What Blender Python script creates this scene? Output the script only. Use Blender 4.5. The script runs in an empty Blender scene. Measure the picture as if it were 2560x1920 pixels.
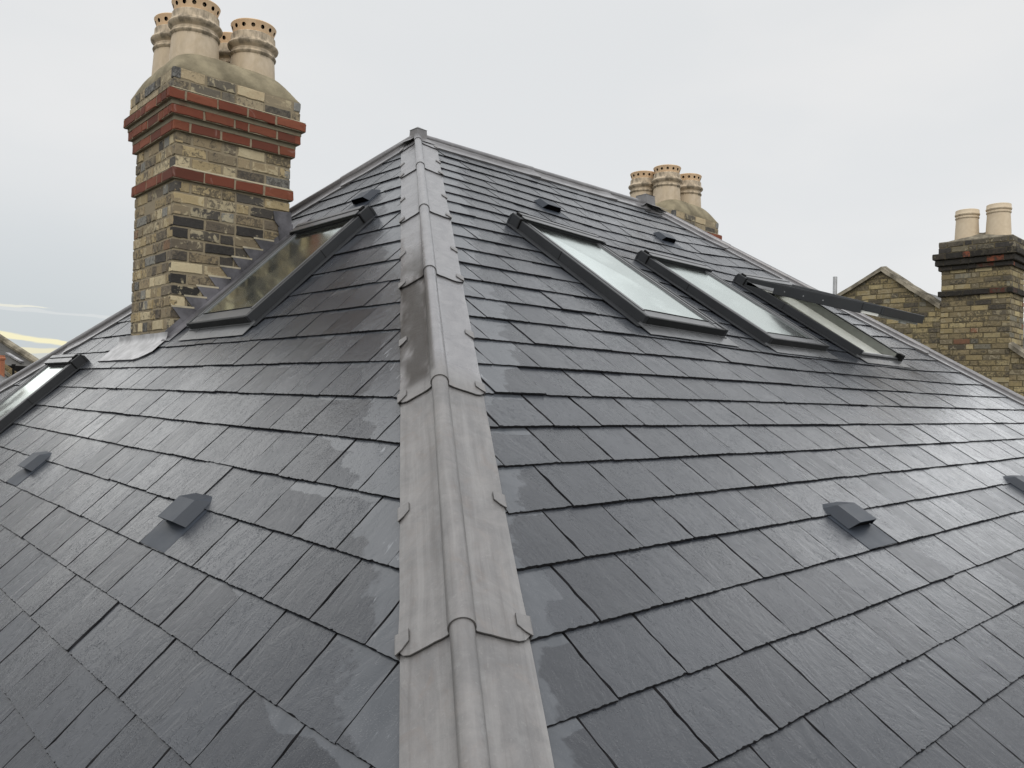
import bpy, bmesh, math, random
from mathutils import Vector, Matrix, noise as mnoise
random.seed(7)
R = math.radians
sc = bpy.context.scene
COL = sc.collection
V = Vector

# ------------------------------------------------------------------ camera
CAM = V((-3.65322526, -5.0965667, -1.9916))
YAW, PIT, ROL, FPX = 0.822448087, 0.016238441, 0.0273392194, 1986.6762
fwd = V((math.cos(YAW)*math.cos(PIT), math.sin(YAW)*math.cos(PIT), math.sin(PIT)))
r0 = V((math.sin(YAW), -math.cos(YAW), 0)); u0 = r0.cross(fwd)
rt = math.cos(ROL)*r0 + math.sin(ROL)*u0; up = -math.sin(ROL)*r0 + math.cos(ROL)*u0
cam = bpy.data.cameras.new("camera"); camo = bpy.data.objects.new("camera", cam); COL.objects.link(camo)
camo.matrix_world = Matrix((( rt.x, up.x, -fwd.x, CAM.x), (rt.y, up.y, -fwd.y, CAM.y), (rt.z, up.z, -fwd.z, CAM.z), (0,0,0,1)))
cam.sensor_width = 36.0; cam.lens = FPX/2560*36.0; cam.clip_start = 0.05; cam.clip_end = 3000
sc.camera = camo

# ------------------------------------------------------------------ sky, sun, exposure
sc.view_settings.view_transform = 'Standard'; sc.view_settings.look = 'None'
sc.view_settings.exposure = 0.0; sc.view_settings.gamma = 1.0
SUN_EL, SUN_AZ = R(44), R(-128)          # azimuth measured from +X towards +Y
w = bpy.data.worlds.new("World"); sc.world = w; w.use_nodes = True
nt = w.node_tree; nt.nodes.clear()
def N(t, **kw):
    n = nt.nodes.new(t)
    for k, v in kw.items(): setattr(n, k, v)
    return n
out = N('ShaderNodeOutputWorld'); bg = N('ShaderNodeBackground')
sky = N('ShaderNodeTexSky', sky_type='NISHITA', sun_disc=False)
sky.sun_elevation = SUN_EL; sky.sun_rotation = R(90) - SUN_AZ
sky.air_density = 1.0; sky.dust_density = 2.0
skm = N('ShaderNodeVectorMath', operation='SCALE'); skm.inputs['Scale'].default_value = 0.10
nt.links.new(sky.outputs[0], skm.inputs[0])
geo = N('ShaderNodeTexCoord')
sep = N('ShaderNodeSeparateXYZ'); nt.links.new(geo.outputs['Generated'], sep.inputs[0])
def M(op, a, b=None, c=None, clamp=False):
    n = N('ShaderNodeMath', operation=op); n.use_clamp = clamp
    for i, x in enumerate((a, b, c)):
        if x is None: continue
        if isinstance(x, (int, float)): n.inputs[i].default_value = x
        else: nt.links.new(x, n.inputs[i])
    return n.outputs[0]
def SS(x, a, b):
    n = N('ShaderNodeMapRange', interpolation_type='SMOOTHSTEP')
    nt.links.new(x, n.inputs[0]); n.inputs[1].default_value = a; n.inputs[2].default_value = b
    return n.outputs[0]
def MIX(f, a, b):
    n = N('ShaderNodeMix', data_type='RGBA')
    if isinstance(f, (int, float)): n.inputs[0].default_value = f
    else: nt.links.new(f, n.inputs[0])
    for i, x in ((6, a), (7, b)):
        if isinstance(x, tuple): n.inputs[i].default_value = (*x, 1)
        else: nt.links.new(x, n.inputs[i])
    return n.outputs[2]
el = M('ARCSINE', sep.outputs[2])                               # elevation in radians
az = M('ARCTAN2', sep.outputs[1], sep.outputs[0])
# big soft clouds
mp = N('ShaderNodeMapping'); mp.inputs['Scale'].default_value = (1.0, 1.0, 2.6)
nt.links.new(geo.outputs['Generated'], mp.inputs[0])
nz = N('ShaderNodeTexNoise'); nz.inputs['Scale'].default_value = 2.2; nz.inputs['Detail'].default_value = 4
nt.links.new(mp.outputs[0], nz.inputs[0])
cl = MIX(SS(nz.outputs[0], 0.35, 0.70), (0.800, 0.812, 0.818), (0.858, 0.856, 0.850))
# the lower sky on the left (towards +Y) is greyer and bluer
lowl = M('MULTIPLY', SS(el, R(17), R(1.5)), M('MULTIPLY', SS(az, R(50), R(78)), SS(az, R(102), R(84))))
cl = MIX(M('MULTIPLY', lowl, 0.9), cl, (0.585, 0.63, 0.655))
# warm haze just over that horizon
cl = MIX(M('MULTIPLY', M('MULTIPLY', SS(el, R(2.6), R(0.6)), SS(az, R(60), R(76))), 0.75), cl, (0.80, 0.745, 0.58))
# thin bright streaks with ragged tops
mp2 = N('ShaderNodeMapping'); mp2.inputs['Scale'].default_value = (7, 7, 60)
nt.links.new(geo.outputs['Generated'], mp2.inputs[0])
nz2 = N('ShaderNodeTexNoise'); nz2.inputs['Scale'].default_value = 3.0; nz2.inputs['Detail'].default_value = 5
nt.links.new(mp2.outputs[0], nz2.inputs[0])
wob = M('MULTIPLY', M('SUBTRACT', nz2.outputs[0], 0.5), R(0.55))
def streak(e0, slope, azref, wid, az_lo, az_hi, col, k, cl):
    line = M('ADD', R(e0), M('MULTIPLY', M('SUBTRACT', az, R(azref)), slope))
    d = M('ABSOLUTE', M('SUBTRACT', M('ADD', el, wob), line))
    half = M('MULTIPLY', SS(az, R(az_lo), R(az_hi)), R(wid))
    f = M('SUBTRACT', 1.0, M('DIVIDE', d, M('ADD', half, 0.0001)), clamp=True)
    f = M('MULTIPLY', SS(f, 0.0, 0.5), SS(az, R(az_lo), R(az_lo+0.8)))
    return MIX(M('MULTIPLY', f, k), cl, col)
cl = streak(3.0, 0.13, 80, 0.26, 74.2, 78.5, (1.0, 0.93, 0.62), 0.95, cl)
cl = streak(2.0, -0.04, 80, 0.20, 71.5, 76.5, (0.93, 0.86, 0.60), 0.8, cl)
cl = streak(4.72, -0.02, 80, 0.10, 77.0, 79.5, (0.93, 0.90, 0.76), 0.7, cl)
cl = streak(4.55, 0.02, 80, 0.13, 68.0, 75.0, (0.76, 0.775, 0.775), 0.6, cl)
allsky = MIX(0.93, skm.outputs[0], cl)
# an overcast sky is brighter overhead and behind the camera than low in front; bright patches added for reflections
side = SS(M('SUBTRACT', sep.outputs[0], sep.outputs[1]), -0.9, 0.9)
sky_gain = M('ADD', 1.0, M('MULTIPLY', SS(el, R(24), R(70)), M('ADD', 0.50, M('MULTIPLY', side, 0.25))))
sky_gain = M('ADD', sky_gain, M('MULTIPLY', M('MULTIPLY', SS(az, R(37), R(27)), SS(az, R(-8), R(4))), M('MULTIPLY', M('MULTIPLY', SS(el, R(28.5), R(32)), SS(el, R(44), R(35))), 0.75)))  # added bright patch above the view, mirrored by the right-hand panes
sky_gain = M('ADD', sky_gain, M('MULTIPLY', M('MULTIPLY', SS(az, R(14.3), R(7.5)), SS(az, R(-9), R(3))), M('MULTIPLY', M('MULTIPLY', SS(el, R(4), R(13)), SS(el, R(40), R(27))), 1.7)))  # added bright patch right of the view, gives the right slope its sheen
sky_gain = M('ADD', sky_gain, M('MULTIPLY', M('MULTIPLY', SS(M('ADD', M('MULTIPLY', sep.outputs[0], 0.67), M('MULTIPLY', sep.outputs[1], 0.74)), 0.25, -0.6), SS(el, R(0), R(25))), 0.35))
zv = N('ShaderNodeVectorMath', operation='SCALE'); nt.links.new(allsky, zv.inputs[0]); nt.links.new(sky_gain, zv.inputs['Scale']); allsky = zv.outputs[0]
added_glow = M('MULTIPLY', M('MULTIPLY', SS(az, R(81), R(90)), SS(az, R(110), R(97))), M('MULTIPLY', SS(el, R(1), R(6)), SS(el, R(48), R(26))))  # added glow left of the view for the left slope to reflect
allsky = MIX(M('MULTIPLY', added_glow, 0.9), allsky, (1.8, 1.8, 1.77))
# below the horizon: a dull ground colour
allsky = MIX(SS(el, R(-0.5), R(-4)), allsky, (0.20, 0.20, 0.19))
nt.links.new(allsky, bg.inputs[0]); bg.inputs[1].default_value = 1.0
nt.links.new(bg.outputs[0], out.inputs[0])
sun = bpy.data.lights.new("sun", 'SUN'); suno = bpy.data.objects.new("sun", sun); COL.objects.link(suno)
sun.energy = 1.15; sun.angle = R(45); sun.color = (1.0, 0.94, 0.86)
sd = V((math.cos(SUN_AZ)*math.cos(SUN_EL), math.sin(SUN_AZ)*math.cos(SUN_EL), math.sin(SUN_EL)))
suno.rotation_euler = (-sd).to_track_quat('-Z', 'Y').to_euler(); suno.location = (0, 0, 20)

# ------------------------------------------------------------------ materials
def mat(name):
    m = bpy.data.materials.new(name); m.use_nodes = True
    t = m.node_tree; t.nodes.clear()
    return m, t
class G:
    """small helper to wire shader nodes"""
    def __init__(s, name):
        s.m, s.t = mat(name)
        s.out = s.n('ShaderNodeOutputMaterial'); s.b = s.n('ShaderNodeBsdfPrincipled')
        s.l(s.b.outputs[0], s.out.inputs[0])
    def n(s, k, **kw):
        n = s.t.nodes.new(k)
        for a, v in kw.items(): setattr(n, a, v)
        return n
    def l(s, a, b): s.t.links.new(a, b)
    def put(s, sock, x):
        if isinstance(x, (int, float)): sock.default_value = x
        elif isinstance(x, tuple): sock.default_value = (*x, 1) if len(x) == 3 and sock.type == 'RGBA' else x
        else: s.l(x, sock)
    def M(s, op, a, b=None, c=None, clamp=False):
        n = s.n('ShaderNodeMath', operation=op); n.use_clamp = clamp
        for i, x in enumerate((a, b, c)):
            if x is not None: s.put(n.inputs[i], x)
        return n.outputs[0]
    def ss(s, x, a, b, lo=0.0, hi=1.0):
        n = s.n('ShaderNodeMapRange', interpolation_type='SMOOTHSTEP')
        s.put(n.inputs[0], x); s.put(n.inputs[1], a); s.put(n.inputs[2], b); n.inputs[3].default_value = lo; n.inputs[4].default_value = hi
        return n.outputs[0]
    def mix(s, f, a, b):
        n = s.n('ShaderNodeMix', data_type='RGBA'); s.put(n.inputs[0], f); s.put(n.inputs[6], a); s.put(n.inputs[7], b)
        return n.outputs[2]
    def mixf(s, f, a, b):
        n = s.n('ShaderNodeMix', data_type='FLOAT'); s.put(n.inputs[0], f); s.put(n.inputs[2], a); s.put(n.inputs[3], b)
        return n.outputs[0]
    def co(s, kind='Object', scale=(1, 1, 1), rot=(0, 0, 0)):
        c = s.n('ShaderNodeTexCoord'); m = s.n('ShaderNodeMapping')
        m.inputs['Scale'].default_value = scale; m.inputs['Rotation'].default_value = rot
        s.l(c.outputs[kind], m.inputs[0]); return m.outputs[0]
    def uv(s, name, scale=(1, 1, 1), rot=0.0):
        c = s.n('ShaderNodeUVMap', uv_map=name); m = s.n('ShaderNodeMapping')
        m.inputs['Scale'].default_value = scale; m.inputs['Rotation'].default_value = (0, 0, rot)
        s.l(c.outputs[0], m.inputs[0]); return m.outputs[0]
    def noise(s, vec, scale, detail=4, rough=0.55, dist=0.0):
        n = s.n('ShaderNodeTexNoise'); s.l(vec, n.inputs[0]); n.inputs['Scale'].default_value = scale
        n.inputs['Detail'].default_value = detail; n.inputs['Roughness'].default_value = rough; n.inputs['Distortion'].default_value = dist
        return n.outputs[0]
    def vor(s, vec, scale, feature='F1'):
        n = s.n('ShaderNodeTexVoronoi', feature=feature); s.l(vec, n.inputs[0]); n.inputs['Scale'].default_value = scale
        return n.outputs['Distance']
    def attr(s, name):
        n = s.n('ShaderNodeAttribute', attribute_name=name)
        p = s.n('ShaderNodeSeparateColor'); s.l(n.outputs['Color'], p.inputs[0])
        return n.outputs['Color'], p.outputs[0], p.outputs[1], p.outputs[2], n.outputs['Alpha']
    def bump(s, h, strength, dist=0.01):
        n = s.n('ShaderNodeBump'); s.put(n.inputs['Strength'], strength); n.inputs['Distance'].default_value = dist
        s.l(h, n.inputs['Height']); s.l(n.outputs[0], s.b.inputs['Normal'])
    def done(s, base=None, rough=None, metal=None, spec=None):
        if base is not None: s.put(s.b.inputs['Base Color'], base)
        if rough is not None: s.put(s.b.inputs['Roughness'], rough)
        if metal is not None: s.put(s.b.inputs['Metallic'], metal)
        if spec is not None: s.put(s.b.inputs['Specular IOR Level'], spec)
        return s.m

def slate_mat():
    g = G('wet_slate')
    _, rnd, hipd, vloc, rnd2 = g.attr('slate')
    streaks = g.noise(g.uv('riven', (30, 11, 1), 0.12), 1.0, 6, 0.68, 1.8)
    waves = g.noise(g.uv('riven', (9, 5, 1)), 1.0, 5, 0.6, 1.2)
    fine = g.noise(g.uv('riven', (1, 1, 1)), 260, 2, 0.5)
    drops = g.ss(g.vor(g.uv('riven', (1, 1, 1)), 150), 0.36, 0.12)
    dropmask = g.ss(g.noise(g.uv('riven', (1, 1, 1)), 9, 3), 0.42, 0.60)
    chips = g.ss(g.noise(g.uv('riven', (24, 12, 1), 0.5), 1.0, 3, 0.5, 2.5), 0.60, 0.63)
    # water film: along the hip and creeping down from the upper lap
    edge = g.noise(g.uv('slateuv', (1, 1, 1)), 7.0, 4, 0.6)
    big = g.noise(g.uv('slateuv', (1, 1, 1)), 1.6, 2, 0.5)
    e = g.M('MULTIPLY', g.M('SUBTRACT', edge, 0.5), 0.34)
    hipw = g.ss(g.M('ADD', g.M('SUBTRACT', hipd, g.M('MULTIPLY', rnd2, 0.13)), g.M('MULTIPLY', e, 0.75)), 0.235, 0.215)
    topw = g.ss(g.M('ADD', vloc, g.M('ADD', e, g.M('MULTIPLY', g.M('SUBTRACT', big, 0.5), 0.9))), 0.87, 0.90)
    topw = g.M('MULTIPLY', topw, g.ss(g.M('ADD', hipd, g.M('MULTIPLY', rnd, 0.5)), 0.95, 0.75))
    wet = g.M('MAXIMUM', hipw, topw)
    tone = g.mix(rnd, (0.024, 0.027, 0.034), (0.043, 0.048, 0.058))
    tone = g.mix(g.M('MULTIPLY', g.ss(streaks, 0.45, 0.75), 0.65), tone, g.mix(rnd2, (0.032, 0.037, 0.045), (0.050, 0.055, 0.064)))
    tone = g.mix(g.M('MULTIPLY', g.ss(waves, 0.45, 0.8), 0.35), tone, (0.056, 0.061, 0.069))
    col = g.mix(wet, tone, g.mix(g.ss(waves, 0.3, 0.7), (0.058, 0.065, 0.076), (0.082, 0.089, 0.101)))
    runs = g.M('MULTIPLY', g.ss(g.noise(g.uv('slateuv', (75, 2.2, 1), 0.03), 1.0, 5, 0.6, 0.8), 0.52, 0.72), g.ss(hipd, 0.4, 1.2))
    col = g.mix(g.M('MULTIPLY', runs, 0.5), col, (0.085, 0.092, 0.102))
    smear = g.M('MULTIPLY', g.ss(g.noise(g.uv('riven', (26, 9, 1), 0.3), 1.0, 4, 0.6, 1.0), 0.62, 0.74), g.ss(hipd, 0.26, 0.20))
    col = g.mix(g.M('MULTIPLY', smear, 0.5), col, (0.34, 0.36, 0.39))
    rough = g.mixf(wet, g.mixf(rnd2, 0.20, 0.31), 0.20)
    rough = g.M('ADD', rough, g.M('MULTIPLY', g.M('SUBTRACT', waves, 0.5), 0.20))
    rough = g.M('SUBTRACT', rough, g.M('MULTIPLY', runs, 0.09))
    h = g.M('ADD', g.M('MULTIPLY', streaks, 0.28), g.M('MULTIPLY', waves, 1.15))
    h = g.M('ADD', h, g.M('MULTIPLY', fine, 0.16))
    h = g.M('ADD', h, g.M('MULTIPLY', g.M('MULTIPLY', drops, dropmask), 0.26))
    h = g.M('SUBTRACT', h, g.M('MULTIPLY', chips, g.M('MULTIPLY', rnd, 0.5)))
    g.bump(h, g.mixf(wet, 0.42, 0.20), 0.006)
    return g.done(col, rough, spec=0.55)
def simple(name, col, rough, metal=0.0, spec=0.5, var=0.25, nscale=6, bump=0.15, bscale=60, bdist=0.004):
    g = G(name)
    n = g.noise(g.co(), nscale, 5, 0.6)
    lo = tuple(c*(1-var) for c in col); hi = tuple(min(1, c*(1+var)) for c in col)
    c = g.mix(g.ss(n, 0.3, 0.7), lo, hi)
    r = g.M('ADD', rough, g.M('MULTIPLY', g.M('SUBTRACT', g.noise(g.co(), nscale*2.3, 3), 0.5), 0.25))
    if bump: g.bump(g.noise(g.co(), bscale, 4, 0.6), bump, bdist)
    return g.done(c, r, metal, spec)
def lead_mat():
    g = G('weathered_lead')
    _, st, wetp, _, _ = g.attr('stain')
    n1 = g.noise(g.co(), 7.0, 8, 0.72, 0.8); n2 = g.noise(g.co(scale=(1, 1, 1)), 13, 7, 0.68, 1.0); n3 = g.noise(g.co(), 90, 3)
    c = g.mix(g.ss(n1, 0.3, 0.72), (0.152, 0.150, 0.152), (0.222, 0.215, 0.213))
    c = g.mix(g.M('MULTIPLY', g.ss(n2, 0.50, 0.74), 0.26), c, (0.205, 0.160, 0.132))
    c = g.mix(g.M('MULTIPLY', g.ss(n2, 0.45, 0.25), 0.45), c, (0.235, 0.24, 0.24))
    c = g.mix(g.M('MULTIPLY', g.ss(n3, 0.62, 0.72), 0.25), c, (0.30, 0.30, 0.29))
    sk = g.noise(g.uv('riven', (34, 1.6, 1)), 1.0, 6, 0.65, 0.6)
    c = g.mix(g.M('MULTIPLY', g.ss(sk, 0.46, 0.70), 0.45), c, (0.278, 0.274, 0.272))
    c = g.mix(g.M('MULTIPLY', g.ss(sk, 0.46, 0.28), 0.40), c, (0.105, 0.100, 0.097))
    c = g.mix(g.M('MULTIPLY', wetp, 0.85), c, g.mix(g.ss(n1, 0.3, 0.7), (0.205, 0.203, 0.215), (0.275, 0.272, 0.282)))
    c = g.mix(st, c, (0.032, 0.028, 0.025))
    r = g.mixf(wetp, g.M('ADD', 0.46, g.M('MULTIPLY', g.M('SUBTRACT', n2, 0.5), 0.3)), 0.26)
    drops = g.M('MULTIPLY', g.ss(g.vor(g.co(), 130), 0.36, 0.12), g.M('MULTIPLY', wetp, g.ss(n2, 0.42, 0.6)))
    h = g.M('ADD', g.M('MULTIPLY', g.noise(g.co(), 22, 4, 0.6, 0.5), 1.3), g.M('MULTIPLY', drops, 0.5))
    h = g.M('ADD', h, g.M('MULTIPLY', g.noise(g.uv('riven', (9, 4, 1), 0.6), 1.0, 4, 0.6, 1.2), 1.6))
    g.bump(h, 0.26, 0.006)
    return g.done(c, r, g.mixf(wetp, 0.25, 0.45), 0.5)
def brick_mat(name='stock_brick', soot=0.0):
    g = G(name)
    colr, rnd, _, _, al = g.attr('brick')        # alpha: 0 mortar, >0 brick with its own random number
    n1 = g.noise(g.co(), 34, 6, 0.72, 0.7); n2 = g.noise(g.co(), 60, 4, 0.6); n3 = g.noise(g.co(), 16, 6, 0.68, 0.6)
    isb = g.ss(al, 0.02, 0.05)
    # every brick has its own threshold of burnt and of pale patches
    dark = g.ss(g.M('ADD', n1, g.M('MULTIPLY', al, 0.26)), 0.64, 0.80)
    pale = g.ss(g.M('SUBTRACT', n3, g.M('MULTIPLY', al, 0.22)), 0.46, 0.54)
    c = g.mix(g.M('MULTIPLY', isb, g.M('MULTIPLY', dark, 0.78)), colr, (0.045, 0.042, 0.040))
    c = g.mix(g.M('MULTIPLY', isb, g.M('MULTIPLY', pale, 0.6)), c, (0.50, 0.435, 0.29))
    c = g.mix(g.M('MULTIPLY', g.ss(n2, 0.55, 0.75), 0.35), c, (0.13, 0.115, 0.085))
    if soot: c = g.mix(g.M('MULTIPLY', g.ss(n3, 0.38, 0.62), soot), c, (0.03, 0.028, 0.024))
    g.bump(g.M('ADD', n1, g.M('MULTIPLY', n2, 0.6)), 0.5, 0.006)
    return g.done(c, 0.85, spec=0.25)
def red_mat():
    g = G('red_brick')
    colr, _, _, _, al = g.attr('brick')
    n1 = g.noise(g.co(), 18, 5, 0.6, 0.6); n2 = g.noise(g.co(), 6, 5, 0.6, 0.8)
    isb = g.ss(al, 0.02, 0.05)
    c = g.mix(g.M('MULTIPLY', g.ss(n1, 0.5, 0.75), 0.5), colr, (0.13, 0.035, 0.022))
    c = g.mix(g.M('MULTIPLY', isb, g.M('MULTIPLY', g.ss(n2, 0.64, 0.74), 0.42)), c, (0.42, 0.30, 0.27))
    g.bump(n1, 0.3, 0.004)
    return g.done(c, 0.8, spec=0.3)
def clay_mat(name, a, b, dirt):
    g = G(name)
    n1 = g.noise(g.co(), 7, 6, 0.65, 0.5); n2 = g.noise(g.co(scale=(1, 1, .35)), 22, 4, 0.6)
    _, st, _, _, _ = g.attr('stain')
    c = g.mix(g.ss(n1, 0.3, 0.7), a, b)
    c = g.mix(g.M('MULTIPLY', g.M('MULTIPLY', g.ss(n2, 0.35, 0.65), st), dirt), c, (0.10, 0.085, 0.062))
    g.bump(n2, 0.2, 0.004)
    return g.done(c, 0.75, spec=0.3)
def glass_mat():
    g = G('skylight_glass')
    d = g.ss(g.vor(g.co(), 70), 0.30, 0.10)
    m = g.ss(g.noise(g.co(), 4, 3), 0.45, 0.66)
    gl = g.n('ShaderNodeBsdfGlossy'); lw = g.n('ShaderNodeLayerWeight'); lw.inputs[0].default_value = 0.5
    mx = g.n('ShaderNodeMixShader'); bp = g.n('ShaderNodeBump')
    g.put(bp.inputs['Height'], g.M('MULTIPLY', d, m)); bp.inputs['Strength'].default_value = 0.05; bp.inputs['Distance'].default_value = 0.004
    g.l(bp.outputs[0], gl.inputs['Normal'])
    g.put(gl.inputs['Color'], (0.86, 0.93, 0.90)); g.put(gl.inputs['Roughness'], g.M('ADD', 0.10, g.M('MULTIPLY', m, 0.08)))
    g.put(g.b.inputs['Base Color'], (0.02, 0.022, 0.020)); g.put(g.b.inputs['Roughness'], 0.3)
    g.l(g.ss(lw.outputs['Facing'], 0.1, 0.8, 0.12, 0.74), mx.inputs[0])
    g.l(g.b.outputs[0], mx.inputs[1]); g.l(gl.outputs[0], mx.inputs[2]); g.l(mx.outputs[0], g.out.inputs[0])
    return g.m
def clear_mat():
    m, t = mat('clear_glass')
    o = t.nodes.new('ShaderNodeOutputMaterial'); mx = t.nodes.new('ShaderNodeMixShader')
    tr = t.nodes.new('ShaderNodeBsdfTransparent'); gl = t.nodes.new('ShaderNodeBsdfGlossy'); gl.inputs['Roughness'].default_value = 0.04
    fr = t.nodes.new('ShaderNodeFresnel'); fr.inputs[0].default_value = 1.7
    tr.inputs[0].default_value = (.93, .95, .94, 1)
    t.links.new(fr.outputs[0], mx.inputs[0]); t.links.new(tr.outputs[0], mx.inputs[1]); t.links.new(gl.outputs[0], mx.inputs[2])
    t.links.new(mx.outputs[0], o.inputs[0]); return m
MS = slate_mat()
M_EDGE = simple('slate_edge', (0.012, 0.012, 0.014), 0.75, spec=0.2, nscale=40)
M_DECK = simple('roof_underlay', (0.010, 0.010, 0.011), 0.9, spec=0.1)
M_LEAD = lead_mat()
M_DLEAD = simple('dark_lead', (0.125, 0.123, 0.135), 0.42, metal=0.25, var=0.5, nscale=5, bump=0.3, bscale=18)
M_SLEAD = simple('bright_lead', (0.33, 0.33, 0.34), 0.42, metal=0.3, var=0.3, nscale=9, bump=0.3, bscale=25)
M_BRICK = brick_mat(); M_BRICK2 = brick_mat('old_stock_brick', 0.26); M_RED = red_mat(); M_SOOT = brick_mat('sooty_red_brick', 0.9)
M_POT = clay_mat('buff_clay', (0.46, 0.375, 0.265), (0.56, 0.47, 0.355), 0.85)
M_CAP = clay_mat('new_buff_clay', (0.62, 0.43, 0.26), (0.70, 0.52, 0.34), 0.15)
M_CREAM = clay_mat('cream_clay', (0.56, 0.46, 0.33), (0.64, 0.54, 0.40), 0.25)
M_TERRA = clay_mat('terracotta', (0.36, 0.13, 0.07), (0.46, 0.19, 0.10), 0.5)
M_MORT = simple('fresh_mortar', (.40, .36, .27), 0.9, spec=.1)
M_FLAUNCH = simple('cement_flaunching', (0.235, 0.205, 0.140), 0.9, spec=0.15, var=0.3, nscale=5, bump=0.6, bscale=30, bdist=0.01)
M_COPING = simple('old_cement_coping', (0.20, 0.18, 0.14), 0.9, spec=0.15, var=0.5, nscale=7, bump=0.5, bscale=30, bdist=0.01)
M_FRAME = simple('dark_grey_aluminium', (0.021, 0.023, 0.026), 0.46, spec=0.5, var=0.12, nscale=3, bump=0.05)
M_FRONT = simple('shaded_front_aluminium', (0.009, 0.010, 0.011), 0.5, spec=0.4, var=0.12, nscale=3, bump=0.05)  # front cover: colour darkened to offset the sun falling on that face
M_FTOP = simple('sheen_sash_aluminium', (0.085, 0.088, 0.093), 0.34, spec=0.6, var=0.12, nscale=3, bump=0.05)  # sash and hood rails: reflection partly put in as a lighter colour
M_SEAL = simple('black_rubber_seal', (0.006, 0.006, 0.006), 0.7, spec=0.2, bump=0)
M_GLASS = glass_mat(); M_CLEAR = clear_mat()
M_WHITE = simple('white_painted_timber', (0.80, 0.80, 0.75), 0.5, var=0.06, bump=0.05)
M_LINING = simple('grey_lining_board', (0.36, 0.37, 0.34), 0.7, var=0.12, bump=0.1)
M_ROOM = simple('dim_room', (0.05, 0.05, 0.045), 0.9, spec=0.1)
M_APRON = simple('grey_flashing', (0.11, 0.114, 0.12), 0.30, metal=0.3, var=0.2, bump=0.1)
M_PLAST = simple('vent_plastic', (0.030, 0.037, 0.049), 0.48, spec=0.28, var=0.10, nscale=4, bump=0.05)
M_VOID = simple('vent_inside', (0.004, 0.004, 0.005), 0.9, spec=0.1, bump=0)
M_STEEL = simple('galvanised_steel', (0.42, 0.43, 0.44), 0.45, metal=0.5, var=0.15)
M_CABLE = simple('black_cable', (0.012, 0.012, 0.013), 0.5, bump=0)
M_DIRT = simple('ground_soil', (0.10, 0.10, 0.085), 0.95, spec=0.1, var=0.4, nscale=0.4)
M_BARK = simple('bark', (0.09, 0.07, 0.05), 0.9, spec=0.1)
M_LEAF = simple('leaf', (0.10, 0.065, 0.035), 0.7, spec=0.2, var=0.4, nscale=8, bump=0)
M_OROOF = simple('old_slates', (0.06, 0.058, 0.054), 0.6, var=0.4, nscale=4, bump=0.5, bscale=12, bdist=0.02)

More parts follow.
